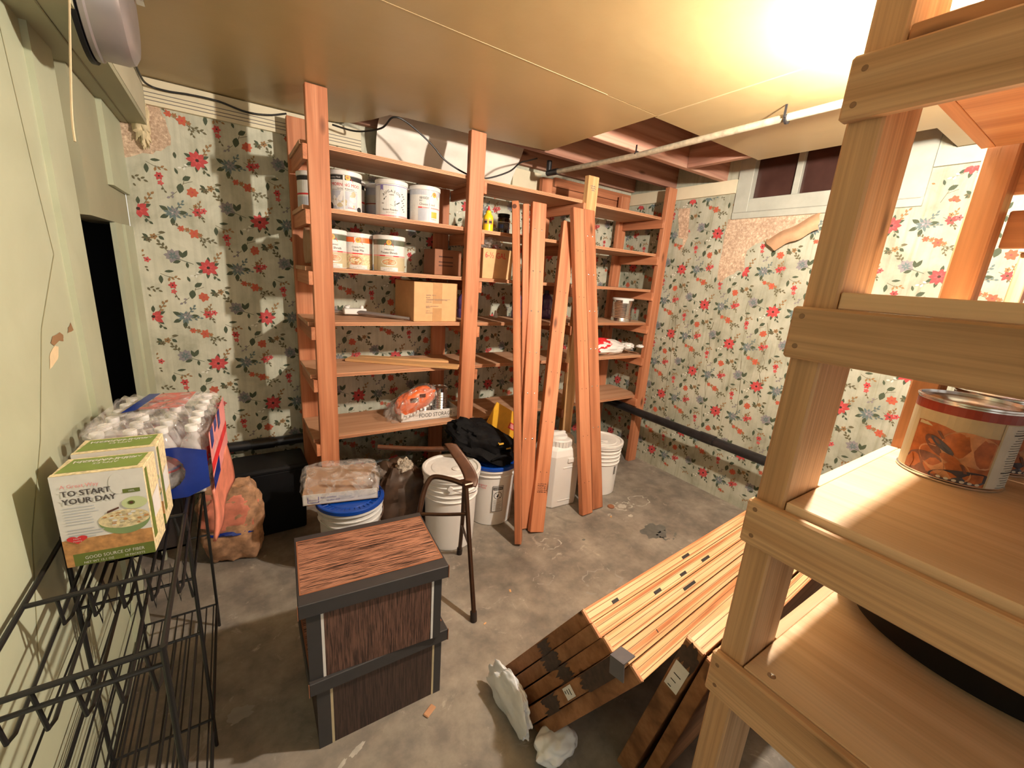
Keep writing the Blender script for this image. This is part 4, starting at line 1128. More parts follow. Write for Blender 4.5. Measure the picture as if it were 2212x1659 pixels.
# black bin and patterned bag below the pipe
t = thing('storage_bin', 'black plastic storage bin below the pipe on the back wall', 'bin', (.105, 2.43, 0), .02)
m = MB(); P = lambda s, z: [(-.17 * s, -.11 * s, z), (.165 * s, -.11 * s, z), (.165 * s, .11 * s, z), (-.17 * s, .11 * s, z)]
loft(m, [P(.90, 0), P(.98, .37)]); m.build('body', K('black'), t, .012, None, 3)
m = MB(); loft(m, [P(1.03, .365), P(1.03, .38), P(.98, .395)]); m.build('lid', K('black'), t, .004)
t = thing('feed_bag', 'crumpled coral and tan printed sack on the floor by the black bin', 'bag', (-.085, 2.215, .205), -.2)
MB().blob((0, 0, 0), (.135, .07, .21), .16, 2.0, 33, (.8, .7), (44, 32), flat=-.20).build('sack', K('tanprint'), t)
MB().blob((-.004, -.008, .055), (.122, .068, .115), .2, 2.2, 33, (.8, .7), (40, 26)).build('print', K('coral'), t)
MB().blob((.0, -.016, -.035), (.100, .062, .022), .2, 2.2, 35, (.8, .7), (34, 16)).build('stripe', K('bluefilm'), t)

# ------------------------------------------------------------------ brown tubular walker
t = thing('walker', 'folded brown metal walker with leather grip standing behind the file boxes', 'walker', (.80, 1.5, 0))
def wt(name, pts, r, mat='bronze', n=12): return world_child(MB().tube(cat(pts, 6) if len(pts) > 2 else pts, r, n).build(name, K(mat)), t)
ap = V((.806, 1.495, .535))
wt('leg', [(.766, 1.290, .03), (.785, 1.39, .28), (.803, 1.485, .53)], .0105)
wt('leg', [(.907, 1.715, .03), (.862, 1.615, .28), (.812, 1.52, .53)], .0105)
wt('arm', [(.806, 1.492, .538), (.76, 1.55, .548), (.705, 1.612, .545), (.672, 1.612, .52), (.650, 1.602, .475), (.621, 1.574, .40), (.606, 1.56, .32), (.600, 1.555, .03)], .0115)
wt('crossbar', [(.621, 1.574, .40), (.71, 1.52, .402), (.795, 1.447, .422)], .0078)
wt('crossbar', [(.785, 1.40, .30), (.83, 1.52, .26), (.872, 1.64, .24)], .006)
wt('rear_bar', [(.80, 1.62, .665), (.72, 1.66, .66), (.62, 1.72, .655), (.50, 1.78, .66)], .011, 'leather')
for p_, q_ in (((.764, 1.286, 0), (.767, 1.297, .04)), ((.908, 1.719, 0), (.905, 1.711, .04)), ((.600, 1.555, 0), (.600, 1.555, .04))): world_child(MB().tube([p_, q_], .0145, 14).build('rubber_foot', K('rubber')), t)
m = MB()
def strap(u, v):
    P = cat([(.783, 1.62, .69), (.80, 1.58, .655), (.826, 1.53, .60), (.835, 1.50, .555), (.82, 1.482, .532)], 6)
    p = P[min(len(P) - 1, int(u * (len(P) - 1) + .5))]
    w_ = .030 + .006 * math.sin(PI * u)
    return (p.x + (v - .5) * w_ * 2 * .8, p.y - (v - .5) * w_ * .9, p.z + .004 * math.sin(PI * v))
o = m.grid(strap, 24, 6).build('leather_grip', K('leather')); o.modifiers.new('t', 'SOLIDIFY').thickness = .008
world_child(o, t)
world_child(MB().box((.79, 1.475, .528), (.835, 1.53, .552)).build('hinge', K('bronze'), None, .004), t)

# ------------------------------------------------------------------ two wood-grain file boxes
def filebox(label, loc, rz, h, front, strip):
    t = thing('file_box', label, 'box', loc, rz, 'file boxes stacked on the floor')
    w, d, lh = .196, .155, .045
    MB().box((-w, -d, 0), (w, d, h - .012)).build('body', K('boxfrontdark' if front != 'boxfront' else 'boxfront'), t, .002)
    MB().box((-w + .042, -d - .0012, .0), (w - .032, -d + .001, h - lh)).build('front_panel', K(front), t)
    for x0, x1 in ((-w - .001, -w + .036), (w - .024, w + .001)):
        MB().box((x0, -d - .0025, 0), (x1, -d + .012, h - lh)).build('corner_edging', K('edgegrey'), t)
    for x0, x1 in ((-w + .036, -w + .0435), (w - .0315, w - .0245)):
        MB().box((x0, -d - .0022, 0), (x1, -d - .0004, h - lh)).build('pale_strip', K(strip), t)
    m = MB().box((-w - .02, -d - .012, h - lh), (w + .02, d + .012, h))
    l = m.build('lid', K('edgegrey'), t, .002)
    MB().box((-w - .010, -d + .030, h - .002), (w + .010, d - .018, h + .0012)).build('lid_panel', K('boxtop'), l)
    e = MB()
    for y0, y1 in ((-d + .03, -d + .0345), (d - .0225, d - .018)): e.box((-w - .014, y0, h), (w + .014, y1, h + .0016))
    for x in (-w - .014, w + .010): e.box((x, -d + .03, h), (x + .004, d - .018, h + .0018))
    for x in (-w - .0215, w + .0195): e.box((x, -d - .013, h - lh), (x + .002, -d - .008, h))
    e.build('worn_edge', K('carddark'), l)
    return t
filebox('lower of two stacked file boxes, dark wood print with a tan strip at each side', (.318, 1.232, 0), -.02, .268, 'boxfrontdark', 'tanpaper')
filebox('upper file box with coarse brown grain lid and white strips at its corners', (.312, 1.222, .2685), -.085, .275, 'boxfront', 'paperwhite')

# ------------------------------------------------------------------ wire rack on the left with cartons and bottled water
t = thing('wire_rack', 'black wire rack along the green wall under the oatmeal cartons', 'rack', (-.25, 1.2, 0))
RX0, RX1, RZ = -.368, -.145, .795
RY = [.785, 1.245, 1.76]
def wch(m, n, mat='wire'): return world_child(m.build(n, K(mat)), t)
for x in (RX0, RX1):
    for y in RY: wch(MB().tube([(x, y, 0 if x == RX1 or y != RY[1] else .0), (x, y, RZ + .005)], .0050, 10), 'post')
for y in (.785, 1.01, 1.245, 1.76): wch(MB().tube([(RX0, y, RZ), (RX1, y, RZ)], .0048, 10), 'cross_rail')
for z in (RZ - .032,): wch(MB().tube([(RX0, .785, z), (RX1, .785, z)], .0042, 8), 'cross_rail')
for x in (RX0, RX1): wch(MB().tube([(x, RY[0], RZ), (x, RY[2], RZ)], .0048, 10), 'side_rail')
for z in (.60, .42, .105):
    for y in (1.245, 1.76): wch(MB().tube([(RX0, y, z), (RX1, y, z)], .0038, 8), 'cross_rail')
for x in (RX0, RX1): wch(MB().tube([(x, RY[0], .105), (x, RY[2], .105)], .0045, 8), 'side_rail')
for x in (RX0, RX1): wch(MB().tube([(x, RY[1], .60), (x, RY[2], .60)], .0035, 8), 'side_rail')
for k in range(5):
    x = RX0 + .024 + k * .044
    wch(MB().tube([(x, .785, RZ), (x + .006, .79, RZ - .085), (x + .008, .81, RZ - .09), (x + .008, 1.235, RZ - .055), (x, 1.245, RZ)], .0034, 8), 'shelf_wire')
    wch(MB().tube([(x + .02, 1.01, RZ), (x + .022, 1.013, RZ - .062), (x + .026, 1.04, RZ - .066), (x + .026, 1.74, RZ - .006)], .0032, 8), 'shelf_wire')
zz = []
for k in range(17):
    zz.append((RX0 + .012 + k * .0128, 1.243 + (.004 if k % 2 else -.004), .662 if k % 2 else .548))
wch(MB().tube(zz, .0036, 8), 'zigzag_wire')
zz = [(RX0 + .012 + k * .0128, 1.758, .70 if k % 2 else .60) for k in range(17)]
wch(MB().tube(zz, .0028, 8), 'zigzag_wire')
for z, y0 in ((.105, .42), (.42, .50)):
    for k in range(10):
        x = RX0 + .010 + k * .0225
        wch(MB().tube([(x, y0, z), (x, RY[2] if z < .2 else RY[1], z)], .0024, 6), 'shelf_wire')
    wch(MB().tube([(RX0, y0, z), (RX1, y0, z)], .004, 8), 'cross_rail')
for k in range(3):
    z = .22 + k * .16
    wch(MB().tube([(RX0, RY[0], z), (RX0, RY[2], z)], .0022, 6), 'side_wire')

# oatmeal cartons
def oatbox(label, loc, rz):
    t = thing('oatmeal_carton', label, 'box', loc, rz, 'oatmeal cartons on the wire rack')
    w, d, h = .0715, .044, .205
    MB().box((-w, -d, 0), (w, d, h)).build('body', K('oat'), t, .0012)
    m = MB(); F = lambda e: (lambda u, v: (u, -d - e, v)); f = F(.0004)
    q = lambda u0, u1, v0, v1, mi, e: m.poly([F(e)(u0, v0), F(e)(u1, v0), F(e)(u1, v1), F(e)(u0, v1)], mi)
    q(-w, w, .056, h, 0, .0004); q(-w, w, .026, .062, 1, .0005); q(-w, w, 0, .028, 2, .0006); q(-w, -w + .012, 0, .028, 1, .0007)
    m.poly([F(.0006)(u, v) for u, v in ((-w, .054), (-.01, .060), (.03, .066), (w, .060), (w, .05), (-w, .05))], 1)
    E = lambda cu, cv, ru, rv, mi, e, a0=0, a1=2 * PI, n=28: m.poly([F(e)(cu + ru * math.cos(a0 + (a1 - a0) * k / n), cv + rv * math.sin(a0 + (a1 - a0) * k / n)) for k in range(n + 1)], mi)
    E(.030, .094, .042, .036, 3, .0010, PI, 2 * PI); E(.030, .094, .042, .021, 4, .0012)
    rnd = random.Random(3)
    for k in range(60):
        a = rnd.uniform(0, 2 * PI); r = rnd.random() ** .5 * .92
        E(.030 + .040 * r * math.cos(a), .094 + .019 * r * math.sin(a), rnd.uniform(.002, .005), rnd.uniform(.0012, .003), (4, 0, 1, 5)[k % 4], .0014 + k * .000004, n=7)
    E(.050, .128, .021, .014, 6, .0016); E(.045, .129, .006, .005, 2, .0020); E(.045, .129, .0035, .003, 7, .0022)
    m.poly([F(.0018)(u, v) for u, v in ((.004, .111), (.024, .119), (.024, .123), (.005, .116))], 7)
    E(.027, .175, .013, .023, 8, .0010); q(.034, .062, .152, .161, 2, .0012)
    m.text('100%', .006, F(.0018)and (lambda x, y: (.048 + x, -d - .0018, .1545 + y)), 0, sx=.8)
    T = lambda s, size, ou, ov, mi, sx=1, al='LEFT': m.text(s, size, lambda x, y: (ou + x, -d - .0020, ov + y), mi, align=al, sx=sx)
    T('A Great Way', .011, -.058, .178, 9, .95); [T(w_, .0172, -.0595 + d_, v_, 10, .94) for w_, v_ in (('TO START', .160), ('YOUR DAY', .1425)) for d_ in (0, .0006, .0012)]
    for k in range(12):
        if k == 7: continue
        q(-.060, -.060 + rnd.uniform(.040, .056), .133 - k * .0062, .1345 - k * .0062, 11, .0012)
    m.poly([F(.0016)(-.048 + .0011 * 16 * math.sin(a) ** 3 * .9, .062 + .0009 * (13 * math.cos(a) - 5 * math.cos(2 * a) - 2 * math.cos(3 * a) - math.cos(4 * a)) * .72) for a in [2 * PI * k / 28 for k in range(28)]], 12)
    T('Heart', .0048, -.048, .0625, 0, 1, 'CENTER'); T('Healthy', .0044, -.048, .057, 0, 1, 'CENTER')
    T('GOOD SOURCE OF FIBER', .0105, .006, .0135, 0, .80, 'CENTER'); T('NET WT 15.1 OZ', .007, -.045, .004, 0, .9); T('10 PACKETS', .007, .02, .004, 0, .9)
    # right side
    m.poly([(w + .0004, -d + .008, .03), (w + .0004, -d + .03, .03), (w + .0004, -d + .022, .198), (w + .0004, -d + .008, .198)], 2)
    m.poly([(w + .0006, -d + .028, .07), (w + .0006, d - .01, .07), (w + .0006, d - .01, .13), (w + .0006, -d + .028, .12)], 0)
    # top
    m.poly([(-w + .004, -d + .014, h + .0004), (w - .012, -d + .014, h + .0004), (w - .008, d - .006, h + .0004), (-w + .012, d - .006, h + .0004)], 13)
    m.poly([(-w, -d, h + .0003), (w, -d, h + .0003), (w, -d + .012, h + .0003), (-w, -d + .012, h + .0003)], 4)
    m.text('CINNAMON', .016, lambda x, y: (-.004 - x, d - .020 - y, h + .0010), 0, sx=1.15); m.text('APPLES &', .016, lambda x, y: (.006 - x, d - .042 - y, h + .0010), 0, sx=1.15) if False else m.text('APPLES & CINNAMON', .0125, lambda x, y: (.0 - x, .026 - y, h + .0010), 0, sx=.9)
    m.text('APPLES', .012, lambda x, y: (.0 - x, .008 - y, h + .0010), 0, sx=1.1)
    m.build('print', [K(k) for k in ('paperwhite', 'brownprint', 'olive', 'cupgreen', 'oat', 'tanpaper', 'apple', 'brownink', 'lidwhite', 'pink', 'greyink', 'palegrey', 'redink', 'greenprint')], t)
    return t
o1 = oatbox('front oatmeal carton with START YOUR DAY print on the wire rack', (-.252, 1.137, RZ + .0065), -.10)
dup(o1, (-.246, 1.252, RZ + .0065), -.06, 'rear oatmeal carton half hidden behind the front one, by the bottled water')

# shrink wrapped water
pk = thing('water_pack', 'shrink wrapped pack of clear water bottles at the far end of the wire rack', 'water pack', (-.205, 1.53, RZ + .0065), -.08)
bp = None
PW, PD = .128, .185
for i in range(4):
    for j in range(6):
        x = -PW + .0325 + i * .064; y = -PD + .031 + j * .0618
        if bp is None:
            pr = [(0, 0), (.026, 0), (.030, .005), (.030, .03), (.0285, .036), (.030, .042), (.030, .055), (.0285, .061), (.030, .067), (.030, .115), (.028, .135), (.016, .163), (.0125, .170), (.0125, .178)]
            bp = MB().lathe(pr, n=20).build('bottle', K('bottle'), pk, 0, (x, y, .001))
            MB().lathe([(.0140, .176), (.0145, .178), (.0145, .190), (.0135, .192), (0, .192)], n=16).build('cap', K('bottlecap'), bp)
            mk = cyl(.0302, 0); b = MB(); crect(b, mk, -.094, .094, .070, .108, 0, .0003, 20); crect(b, mk, -.094, .094, .076, .084, 1, .0006, 20); b.build('label', [K('redbag'), K('lilac')], bp)
        else:
            c = bp.copy(); COL.objects.link(c); c.parent = pk; c.location = (x, y, .001); c['_n'] = 0; del c['_n']
            for g in bp.children: d = g.copy(); COL.objects.link(d); d.parent = c
def wrapf(u, v):
    a = 2 * PI * u; e = .28
    s = lambda q, p: math.copysign(abs(q) ** p, q)
    z = .002 + .196 * min(1, v * 1.45); k = 1 - .06 * max(0, v - .62) ** 2 * 6 if v < .69 else (1 - .03) * (1 - (v - .69) / .31)
    n = 1 + .018 * NZ.fractal(V((math.cos(a) * 2.5, math.sin(a) * 2.5, v * 6)), 1, 2, 4)
    return ((PW + .004) * s(math.cos(a), e) * k * n, (PD + .004) * s(math.sin(a), e) * k * n, z + .004 * math.sin(14 * a) * (v > .65))
MB().grid(wrapf, 72, 30, closeu=True).build('wrap', K('clearfilm'), pk)
# printed film: blue net frame on the near end, pink panel on the right side, faded red panel on top
m = MB(); y = -PD - .011
def fpoly(pts, mi, e=0): m.poly([(u, y - e, v) for u, v in pts], mi)
n = 16
ho = [(.028 + .052 * math.cos(2 * PI * k / n), .078 + .052 * math.sin(2 * PI * k / n)) for k in range(n)]
ou = []
for k in range(n):
    a = 2 * PI * k / n; c, s = math.cos(a), math.sin(a); q = max(abs(c) / .130, abs(s) / (.078 if s < 0 else .070)); ou.append((c / q + 0, .078 + s / q))
for k in range(n):
    k2 = (k + 1) % n; fpoly([ho[k], ho[k2], ou[k2], ou[k]], 0)
x = PW + .010
def spoly(pts, mi, e=0): m.poly([(x + e, u, v) for u, v in pts], mi)
spoly([(-PD, .004), (PD, .004), (PD, .175), (-PD, .175)], 1); spoly([(-PD, .055), (PD, .055), (PD, .085), (-PD, .085)], 2, .0006); spoly([(-PD, .004), (-.05, .004), (-.05, .055), (-PD, .04)], 0, .0008)
for k in range(3): spoly([(-PD + .02 + .08 * k, .12 + .02 * (k % 2)), (-PD + .07 + .08 * k, .125 + .02 * (k % 2)), (-PD + .07 + .08 * k, .175), (-PD + .02 + .08 * k, .175)], 0, .0010)
m.text('SODIUM', .022, lambda a, b: (x + .0014, -.10 + a, .095 + b), 3)
zt = .2055
m.poly([(-.045, -.02, zt), (.06, -.02, zt), (.07, .15, zt), (-.02, .15, zt)], 4)
m.poly([(-.075, -.04, zt), (-.047, -.02, zt), (-.022, .15, zt), (-.05, .15, zt)], 0)
m.build('printed_film', [K('bluefilm'), K('pink'), K('redbag'), K('paperwhite'), film('faded_red_film', (.62, .13, .11), .75, .3)], pk)
# hanging printed sack and dark crate under the pack
o = MB().grid(lambda u, v: (PW + .006 + .006 * math.sin(7 * u + 3 * v) + .02 * (1 - v) * (u - .5), -.17 + .36 * u, -.17 + .17 * v + .02 * u), 12, 10).build('hanging_flap', K('coral'), pk)
o.modifiers.new('t', 'SOLIDIFY').thickness = .008
t = thing('dark_crate', 'dark crate inside the wire rack under the water pack', 'crate', (-.255, 1.56, .6045))
m = MB().box((-.09, -.15, 0), (.09, .15, .008))
for a, b in (((-.09, -.15, 0), (.09, -.142, .165)), ((-.09, .142, 0), (.09, .15, .165)), ((-.09, -.15, 0), (-.082, .15, .165)), ((.082, -.15, 0), (.09, .15, .165))): m.box(a, b)
m.build('crate_body', K('rubber'), t, .002)
# ------------------------------------------------------------------ stack of wooden panels leaning at the near rack
def wpanel(label, B, T, Ldir, L, th, group, slots=(), tape=(), sticker=None):
    B = V(B); T = V(T); e = (T - B); W = e.length; e.normalize(); l = V(Ldir); l = (l - e * l.dot(e)).normalized(); n = e.cross(l)
    if n.y > 0: n = -n          # towards the camera side
    t = thing('wooden_plank', label, 'plank', tuple(B), 0, group)
    # local frame: x along the panel, y up its face, z through the thickness
    M = MX((l, e, n)).transposed().to_4x4()
    m = MB().box((0, 0, 0), (L, W - .004, th), 0)
    o = m.build('board', K('panelend'), t, .0015); o.matrix_basis = M
    m = MB().box((.006, W - .004, .001), (L, W, th - .001), 0)
    o2 = m.build('edge_strip', K('panelwood'), t, .001); o2.matrix_basis = M
    m = MB()
    for q in (.34, .72): m.box((.006, W, th * q), (L, W + .0006, th * q + .0011), 0)
    for q0, q1 in (((.03, .16), (.74, .82)), ((.50, .70),), ((.10, .30), (.86, .97)), ((.40, .62),), ((.05, .22), (.55, .64)))[int(W * 10000) % 5]: m.box((.01, W, th * q0), (L, W + .0004, th * q1), 3)
    for x0, x1, q in slots: m.box((x0, W + .0002, th * q), (x1, W + .0012, th * q + .010), 1)
    m.box((.004, W - .012, -.0004), (.0075, W + .001, th + .0004), 2); m.box((-.0012, W - .006, .002), (.006, W + .0016, th - .002), 2)
    o3 = m.build('edge_detail', [K('darkline'), K('ink'), K('plyedge'), K('redgrain')], t); o3.matrix_basis = M
    if tape:
        for y0, y1, z0, z1, mi in tape:
            m = MB(); rnd = random.Random(int(y0 * 1000) + int(W * 9999)); n_ = 12
            up = [(y1 + rnd.uniform(-.02, .02), z0 + (z1 - z0) * k / n_) for k in range(n_ + 1)]; dn = [(y0 + rnd.uniform(-.02, .02), z0 + (z1 - z0) * k / n_) for k in range(n_ + 1)]
            for k in range(n_): m.poly([(-.0016, dn[k][0], dn[k][1]), (-.0016, dn[k + 1][0], dn[k + 1][1]), (-.0016, up[k + 1][0], up[k + 1][1]), (-.0016, up[k][0], up[k][1])], mi)
            o4 = m.build('dark_smear', [K('stain'), K('tape')], t); o4.matrix_basis = M
    if sticker:
        y0, y1 = sticker
        m = MB().box((-.0024, y0, th * .12), (-.0016, y1, th * .88), 0)
        for k in range(3): m.box((-.0028, y0 + .006 + k * (y1 - y0) / 4, th * .3), (-.0024, y0 + .009 + k * (y1 - y0) / 4, th * (.5 + .1 * k)), 1)
        o5 = m.build('sticker', [K('paperwhite'), K('ink')], t); o5.matrix_basis = M
    return t
GP = 'wide planks leaning against the near rack'
LD = (.996, .085, -.012)
PB = [(.748 - .013 * i, 1.033 - .0585 * i, 0) for i in range(5)]
PT = [(.803 - .009 * i, .722 - .0492 * i, .502 - .004 * i) for i in range(5)]
info = [('farthest plank of the leaning stack, lowest grooved edge by the open floor', ((.12, .15, .5), (.55, .60, .5)), ((.30, .36, .004, .045, 0),), None),
        ('second plank of the leaning stack with several dark mortises in its edge', ((.30, .34, .5), (.47, .51, .5), (.63, .69, .5)), ((.28, .36, .0, .047, 0),), None),
        ('third plank of the leaning stack with one long dark mortise in its edge', ((.42, .50, .4),), ((.26, .33, .0, .047, 0),), None),
        ('fourth plank of the leaning stack with black smears and two small stickers', ((.2, .203, .4),), ((.40, .56, .0, .048, 0), (.17, .25, .0, .048, 0)), (.30, .345)),
        ('nearest plank of the leaning stack, its end above the white plastic', (), (), None)]
for i in range(5):
    L = (1.28, 1.30, 1.26, 1.30, 1.22)[i]
    sh_ = (0, .0, .01, .0, .035)[i]
    B = V(PB[i]) + V(LD) * sh_; T = V(PT[i]) + V(LD) * sh_
    if i == 2: B = V(B) + (V(T) - V(B)) * .07
    wpanel(info[i][0], B, T, LD, L, .043, GP, info[i][1], info[i][2], info[i][3])
m = MB().box((0, 0, 0), (.05, .046, .004)).box((0, 0, -.05), (.004, .046, .004))
o = m.build('tape_strip', K('greytape'), None, .001)
tag(o, 'grey tape folded over a corner of the leaning plank stack', 'tape'); o.location = (.776, .531, .494); o.rotation_euler = (-.15, .05, .09)
wpanel('dark edged plank left of the near rack, white label on its end', (.900, .585, 0), (.868, .437, .625), (.99, .05, .01), 1.0, .05, GP, (), ((.56, .63, 0, .05, 0),), (.46, .56))
wpanel('plank nearest the rack post, partly hidden by the lower rails', (.915, .515, 0), (.878, .386, .605), (.99, .05, .01), 1.0, .034, GP, (), (), None)

# white plastic at the foot of the stack
t = thing('white_plastic_bag', 'crumpled white plastic gathered under the left ends of the leaning planks', 'plastic bag', (.688, .875, .062))
MB().blob((0, 0, 0), (.026, .125, .075), .34, 1.5, 41, (.9, .9), (70, 46), flat=-.060, oct=3, warp=lambda p: V((p.x - .10 * abs(p.y) + .15 * max(0, p.z), p.y, p.z))).build('bag', K('bagfilm'), t)
t = thing('white_plastic_bag', 'second crumpled white plastic lump on the floor below the nearest plank', 'plastic bag', (.752, .708, .030))
MB().blob((0, 0, 0), (.072, .05, .036), .26, 1.5, 44, (.8, .9), (60, 40), flat=-.029, oct=2).build('bag', K('bagfilm'), t)

# ------------------------------------------------------------------ near rack on the right
rk = thing('storage_rack', 'pale wooden storage rack filling the right foreground', 'rack', (1.3, -.2, 0))
slab('post', (.842, .297, 0), (.985, .348, 2.165), K('rackpine'), 'z', rk, .004)
slab('post', (1.475, .255, 0), (1.555, .312, 2.165), K('rackred'), 'z', rk, .004)
slab('post', (.842, -1.25, 0), (.985, -1.20, 2.165), K('rackred'), 'z', rk, .004)
slab('post', (1.475, -1.25, 0), (1.555, -1.20, 2.165), K('rackred'), 'z', rk, .004)
for z0, z1 in ((1.722, 1.812), (1.346, 1.436), (.968, 1.062), (.588, .690)):
    slab('rail', (.820, -1.26, z0), (.8415, .352, z1), K('rackpine'), 'y', rk, .004)
    o = slab('rail', (1.557, -1.26, z0), (1.577, .30, z1), K('rackred'), 'y', rk, .004)
for z0, th, yf in ((1.812, .028, .318), (1.436, .028, .296), (1.055, .022, .318), (.668, .022, .318)):
    x0 = .8425; mm = K('rackred' if z0 > 1.8 else 'rackply')
    slab('shelf', (x0, -1.19, z0), (1.473, .2945, z0 + th), mm, 'y', rk, .002)
    slab('shelf', (1.474, -1.19, z0), (2.0, .252, z0 + th), mm, 'y', rk, .002)
    if yf > .3: slab('shelf', (.9855, .2945, z0), (1.473, yf, z0 + th), mm, 'x', rk, .0008)
    slab('shelf', (1.578, .254, z0), (2.0, yf - .01, z0 + th), mm, 'x', rk, .0008)
# dark knots where the rails are nailed
for z in (1.79, 1.742, 1.42, 1.368, 1.045, .99, .665, .615):
    c = MB().lathe([(0, .0005), (.004, .0005), (.0046, 0)], n=12)
    o = c.build('nail', K('nailhead')); o.rotation_euler = (0, -PI / 2, 0); o.location = (.8198, .335 - (.004 if int(z * 100) % 2 else 0), z); world_child(o, rk)
c = MB().lathe([(0, .003), (.004, .0025), (.008, .0008), (.008, 0)], n=14).build('screw', K('steel'), None, 0, (.872, .252, .690)); world_child(c, rk)
slab('crosspiece', (1.558, -.2, 1.60), (1.577, .252, 1.685), K('rackred'), 'y', rk, .003)

# large food cans on the rack shelf
def bigcan(label, loc, turn, detail=True):
    t = thing('large_can', label, 'can', loc, 0, 'large cans on the near rack'); r, h = .088, .182
    MB().lathe([(0, 0), (r, 0), (r + .002, .002), (r + .002, .005), (r - .001, .007), (r - .001, h - .007), (r + .002, h - .005), (r + .002, h - .001), (r, h), (r - .003, h), (r - .004, h - .007), (r - .02, h - .008), (r - .024, h - .006), (0, h - .006)], n=64).build('body', K('steel'), t)
    mk = cyl(r - .0008, face_of(loc) + turn); m = MB(); W = .275
    crect(m, mk, -W, W, h - .030, h - .010, 0, .0006, 48); crect(m, mk, -W, W, .009, h - .030, 1, .0005, 48)
    m.poly  # picture: fruit on a dark plate
    def clip(pts, mi, e):
        f = mk(e); c = f(sum(p[0] for p in pts) / len(pts), sum(p[1] for p in pts) / len(pts)); P = [f(*p) for p in pts]
        for k in range(len(P)): m.poly([c, P[k], P[(k + 1) % len(P)]], mi)
    def el(u, v, ru, rv, mi, e, rot=0, n=22):
        c, s = math.cos(rot), math.sin(rot); o = []
        for k in range(n):
            a = 2 * PI * k / n; x, y = ru * math.cos(a), rv * math.sin(a); o.append((max(-.088, min(.052, u + x * c - y * s)), max(.010, min(h - .055, v + x * s + y * c))))
        clip(o, mi, e)
    crect(m, mk, -.088, .052, .009, .118, 2, .0008, 18)
    el(-.045, .105, .055, .022, 2, .0010, -.2); el(.020, .085, .055, .034, 3, .0012, -.35); el(-.055, .030, .040, .030, 4, .0013, .2); el(-.02, .045, .052, .026, 3, .0014, -.5)
    el(-.035, .078, .032, .014, 4, .0016, -.62); el(-.030, .083, .026, .007, 5, .0018, -.62); el(.012, .022, .050, .016, 5, .0017, .15); el(-.012, .058, .018, .008, 2, .0019, -.4)
    clip([(-.045, .112), (-.040, .113), (-.028, .098), (-.033, .097)], 4, .0020); clip([(.004, .052), (.010, .052), (.020, .034), (.015, .033)], 4, .0020)
    clip([(-.088, .032), (-.078, .046), (-.070, .030), (-.074, .012), (-.088, .012)], 2, .0021)
    for k in range(6): el(-.02 + .012 * k, .014, .004, .003, 6, .0022, n=8)
    crect(m, mk, .052, .056, .009, h - .03, 7, .0012, 2); crect(m, mk, .056, .125, .009, h - .032, 6, .0010, 9)
    rnd = random.Random(8)
    for k in range(24):
        v = h - .042 - k * .0056; hh = .0022 if k in (2, 17) else .0009
        crect(m, mk, .080 + rnd.uniform(-.006, .006), .116 - rnd.uniform(0, .010), v, v + hh, 8, .0016, 5)
    m.build('label', [K(k) for k in ('maroon', 'tanpaper', 'peach', 'peachlight', 'peachdark', 'navyprint', 'greylabel', 'tanpaper', 'ink')], t)
    return t
bigcan('front large can with a peach picture label on the near rack', (1.362, .178, 1.0775), .10)
bigcan('second large can close behind the peach can on the near rack', (1.565, .155, 1.0775), .6)
# dark roasting pan on the lower rack shelf
t = thing('roasting_pan', 'dark round pan with a rolled rim on the lower shelf of the near rack', 'pan', (1.345, .03, .6905))
MB().lathe([(r_ * 1.07, z_) for r_, z_ in ((0, 0), (.19, 0), (.215, .012), (.236, .075), (.243, .080), (.250, .078), (.252, .084), (.246, .089), (.236, .086), (.228, .078), (.205, .018), (.18, .008), (0, .008))], n=72).build('pan', K('black'), t).scale = (.71, 1.0, 1)

# far side: second small rack against the right wall beyond
t = thing('side_rack', 'pale wooden rack seen beyond the near rack at the right edge', 'rack', (2.5, .1, 0))
slab('post', (2.18, .262, 0), (2.25, .298, 1.645), K('rackpine'), 'z', t, .003)
slab('post', (2.18, -.9, 0), (2.25, -.864, 1.645), K('rackpine'), 'z', t, .003)
slab('post', (2.72, .262, 0), (2.79, .298, 1.645), K('rackpine'), 'z', t, .003)
slab('post', (2.72, -.9, 0), (2.79, -.864, 1.645), K('rackpine'), 'z', t, .003)
for z in (1.645, 1.41, .9): slab('shelf', (2.15, -.93, z), (2.82, .31 if z < 1.6 else .30, z + .018), K('rackply'), 'y', t, .002)
t = thing('bottle_case', 'case of clear bottles wrapped in film on the far right rack', 'bottle case', (2.45, .14, 1.4285))
q = None
for i in range(3):
    for j in range(2):
        x, y = -.14 + .085 * i, -.03 + .085 * j
        if q is None:
            q = MB().lathe([(0, 0), (.036, 0), (.04, .006), (.04, .10), (.036, .13), (.018, .155), (.015, .165), (.015, .18), (0, .182)], n=20).build('bottle', K('purple'), t, 0, (x, y, .001))
        else:
            c = q.copy(); COL.objects.link(c); c.parent = t; c.location = (x, y, .001)
MB().blob((-.055, .012, .095), (.15, .10, .096), .08, 3, 51, (.45, .45), (40, 24), flat=-.094).build('wrap', K('clearfilm'), t)
t = carton('yellow_box', 'yellow box on top of the far right rack', (2.46, .14, 1.6635), 0, .26, .20, .16, 'yellow')
t = MB().lathe([(0, 0), (.02, 0), (.022, .004), (.022, .05), (.014, .06), (0, .062)], n=20).build('white_bottle', K('bottlecap'), None, 0, (2.22, .255, 1.6635))
tag(t, 'small white bottle at the corner of the far right rack', 'bottle')

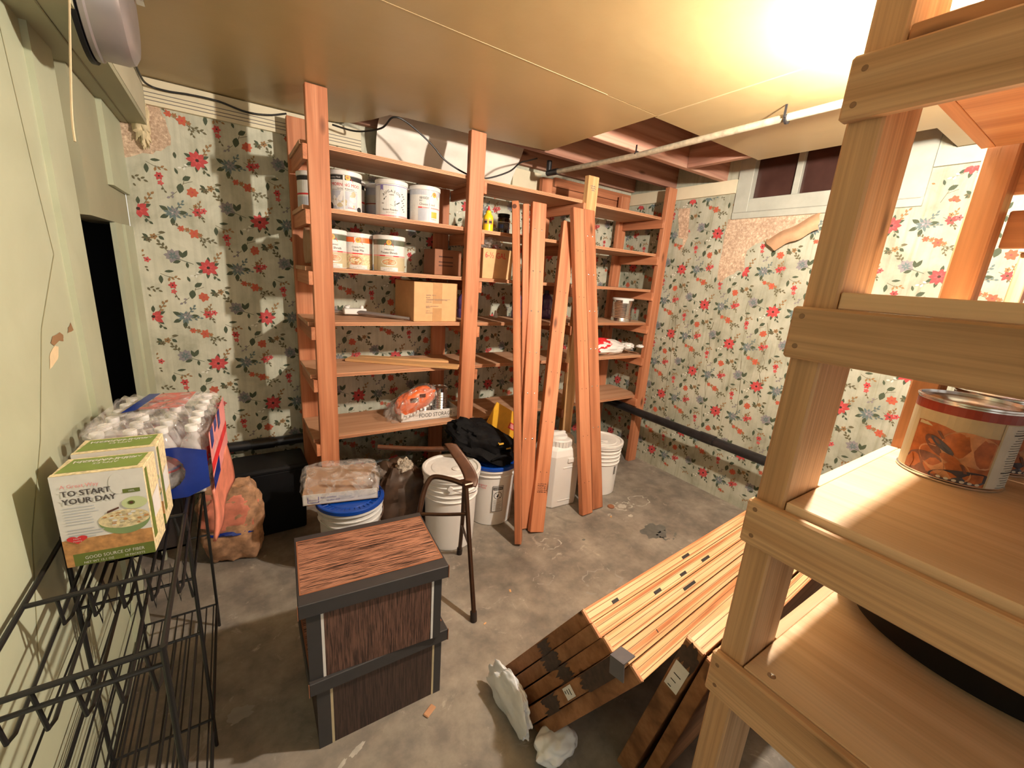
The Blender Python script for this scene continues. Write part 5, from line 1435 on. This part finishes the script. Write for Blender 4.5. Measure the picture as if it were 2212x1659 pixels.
# scraps on the floor
for x, y, r, s, l in ((.452, 1.018, .5, .022, 'reddish wood chip on the floor in front of the file boxes'), (1.00, 1.36, 1.2, .009, 'tiny pale splinter on the floor right of the walker foot'), (.80, 1.25, .3, .007, 'tiny pale scrap beside the rubber foot of the walker'), (1.93, 1.60, .9, .010, 'pale splinter on the floor in front of the lidded bucket')):
    o = MB().box((-s, -s * .5, 0), (s, s * .5, s * .3)).build('wood_chip', K('chip' if s > .02 else 'pine'), None, s * .12, (x, y, .0005)); o.rotation_euler = (0, 0, r); tag(o, l, 'scrap')
o = MB().lathe([(0, 0), (.022, 0), (.024, .004), (.020, .010), (0, .011)], n=18).build('rusty_caster', K('carddark'), None, 0, (2.02, 1.688, 0)); tag(o, 'small rusty round cap on the floor at the foot of the screw studded board', 'cap')

# ------------------------------------------------------------------ camera and light
yaw, pitch, roll, fpx = .596, .251, -.074, 903.0
fw = V((math.sin(yaw) * math.cos(pitch), math.cos(yaw) * math.cos(pitch), -math.sin(pitch)))
rt = V((math.cos(yaw), -math.sin(yaw), 0)); dn = fw.cross(rt)
r2 = rt * math.cos(roll) + dn * math.sin(roll); d2 = dn * math.cos(roll) - rt * math.sin(roll)
cam = bpy.data.objects.new('camera', bpy.data.cameras.new('camera')); COL.objects.link(cam)
Mc = MX((r2, -d2, -fw)).transposed().to_4x4(); Mc.translation = (0, 0, 1.45); cam.matrix_world = Mc
cam.data.sensor_fit = 'HORIZONTAL'; cam.data.sensor_width = 36; cam.data.lens = fpx / 2212 * 36; cam.data.clip_start = .02
SC.camera = cam
w = bpy.data.worlds.new('world'); SC.world = w; w.use_nodes = True
w.node_tree.nodes['Background'].inputs[0].default_value = (1, .96, .86, 1); w.node_tree.nodes['Background'].inputs[1].default_value = WORLD = .80
SC.view_settings.view_transform = 'Standard'; SC.view_settings.look = 'None'; SC.view_settings.gamma = 1; SC.view_settings.exposure = .46
SC.cycles.use_denoising = True; SC.cycles.max_bounces = 8; SC.cycles.transparent_max_bounces = 24
SC.cycles.sample_clamp_indirect = 6
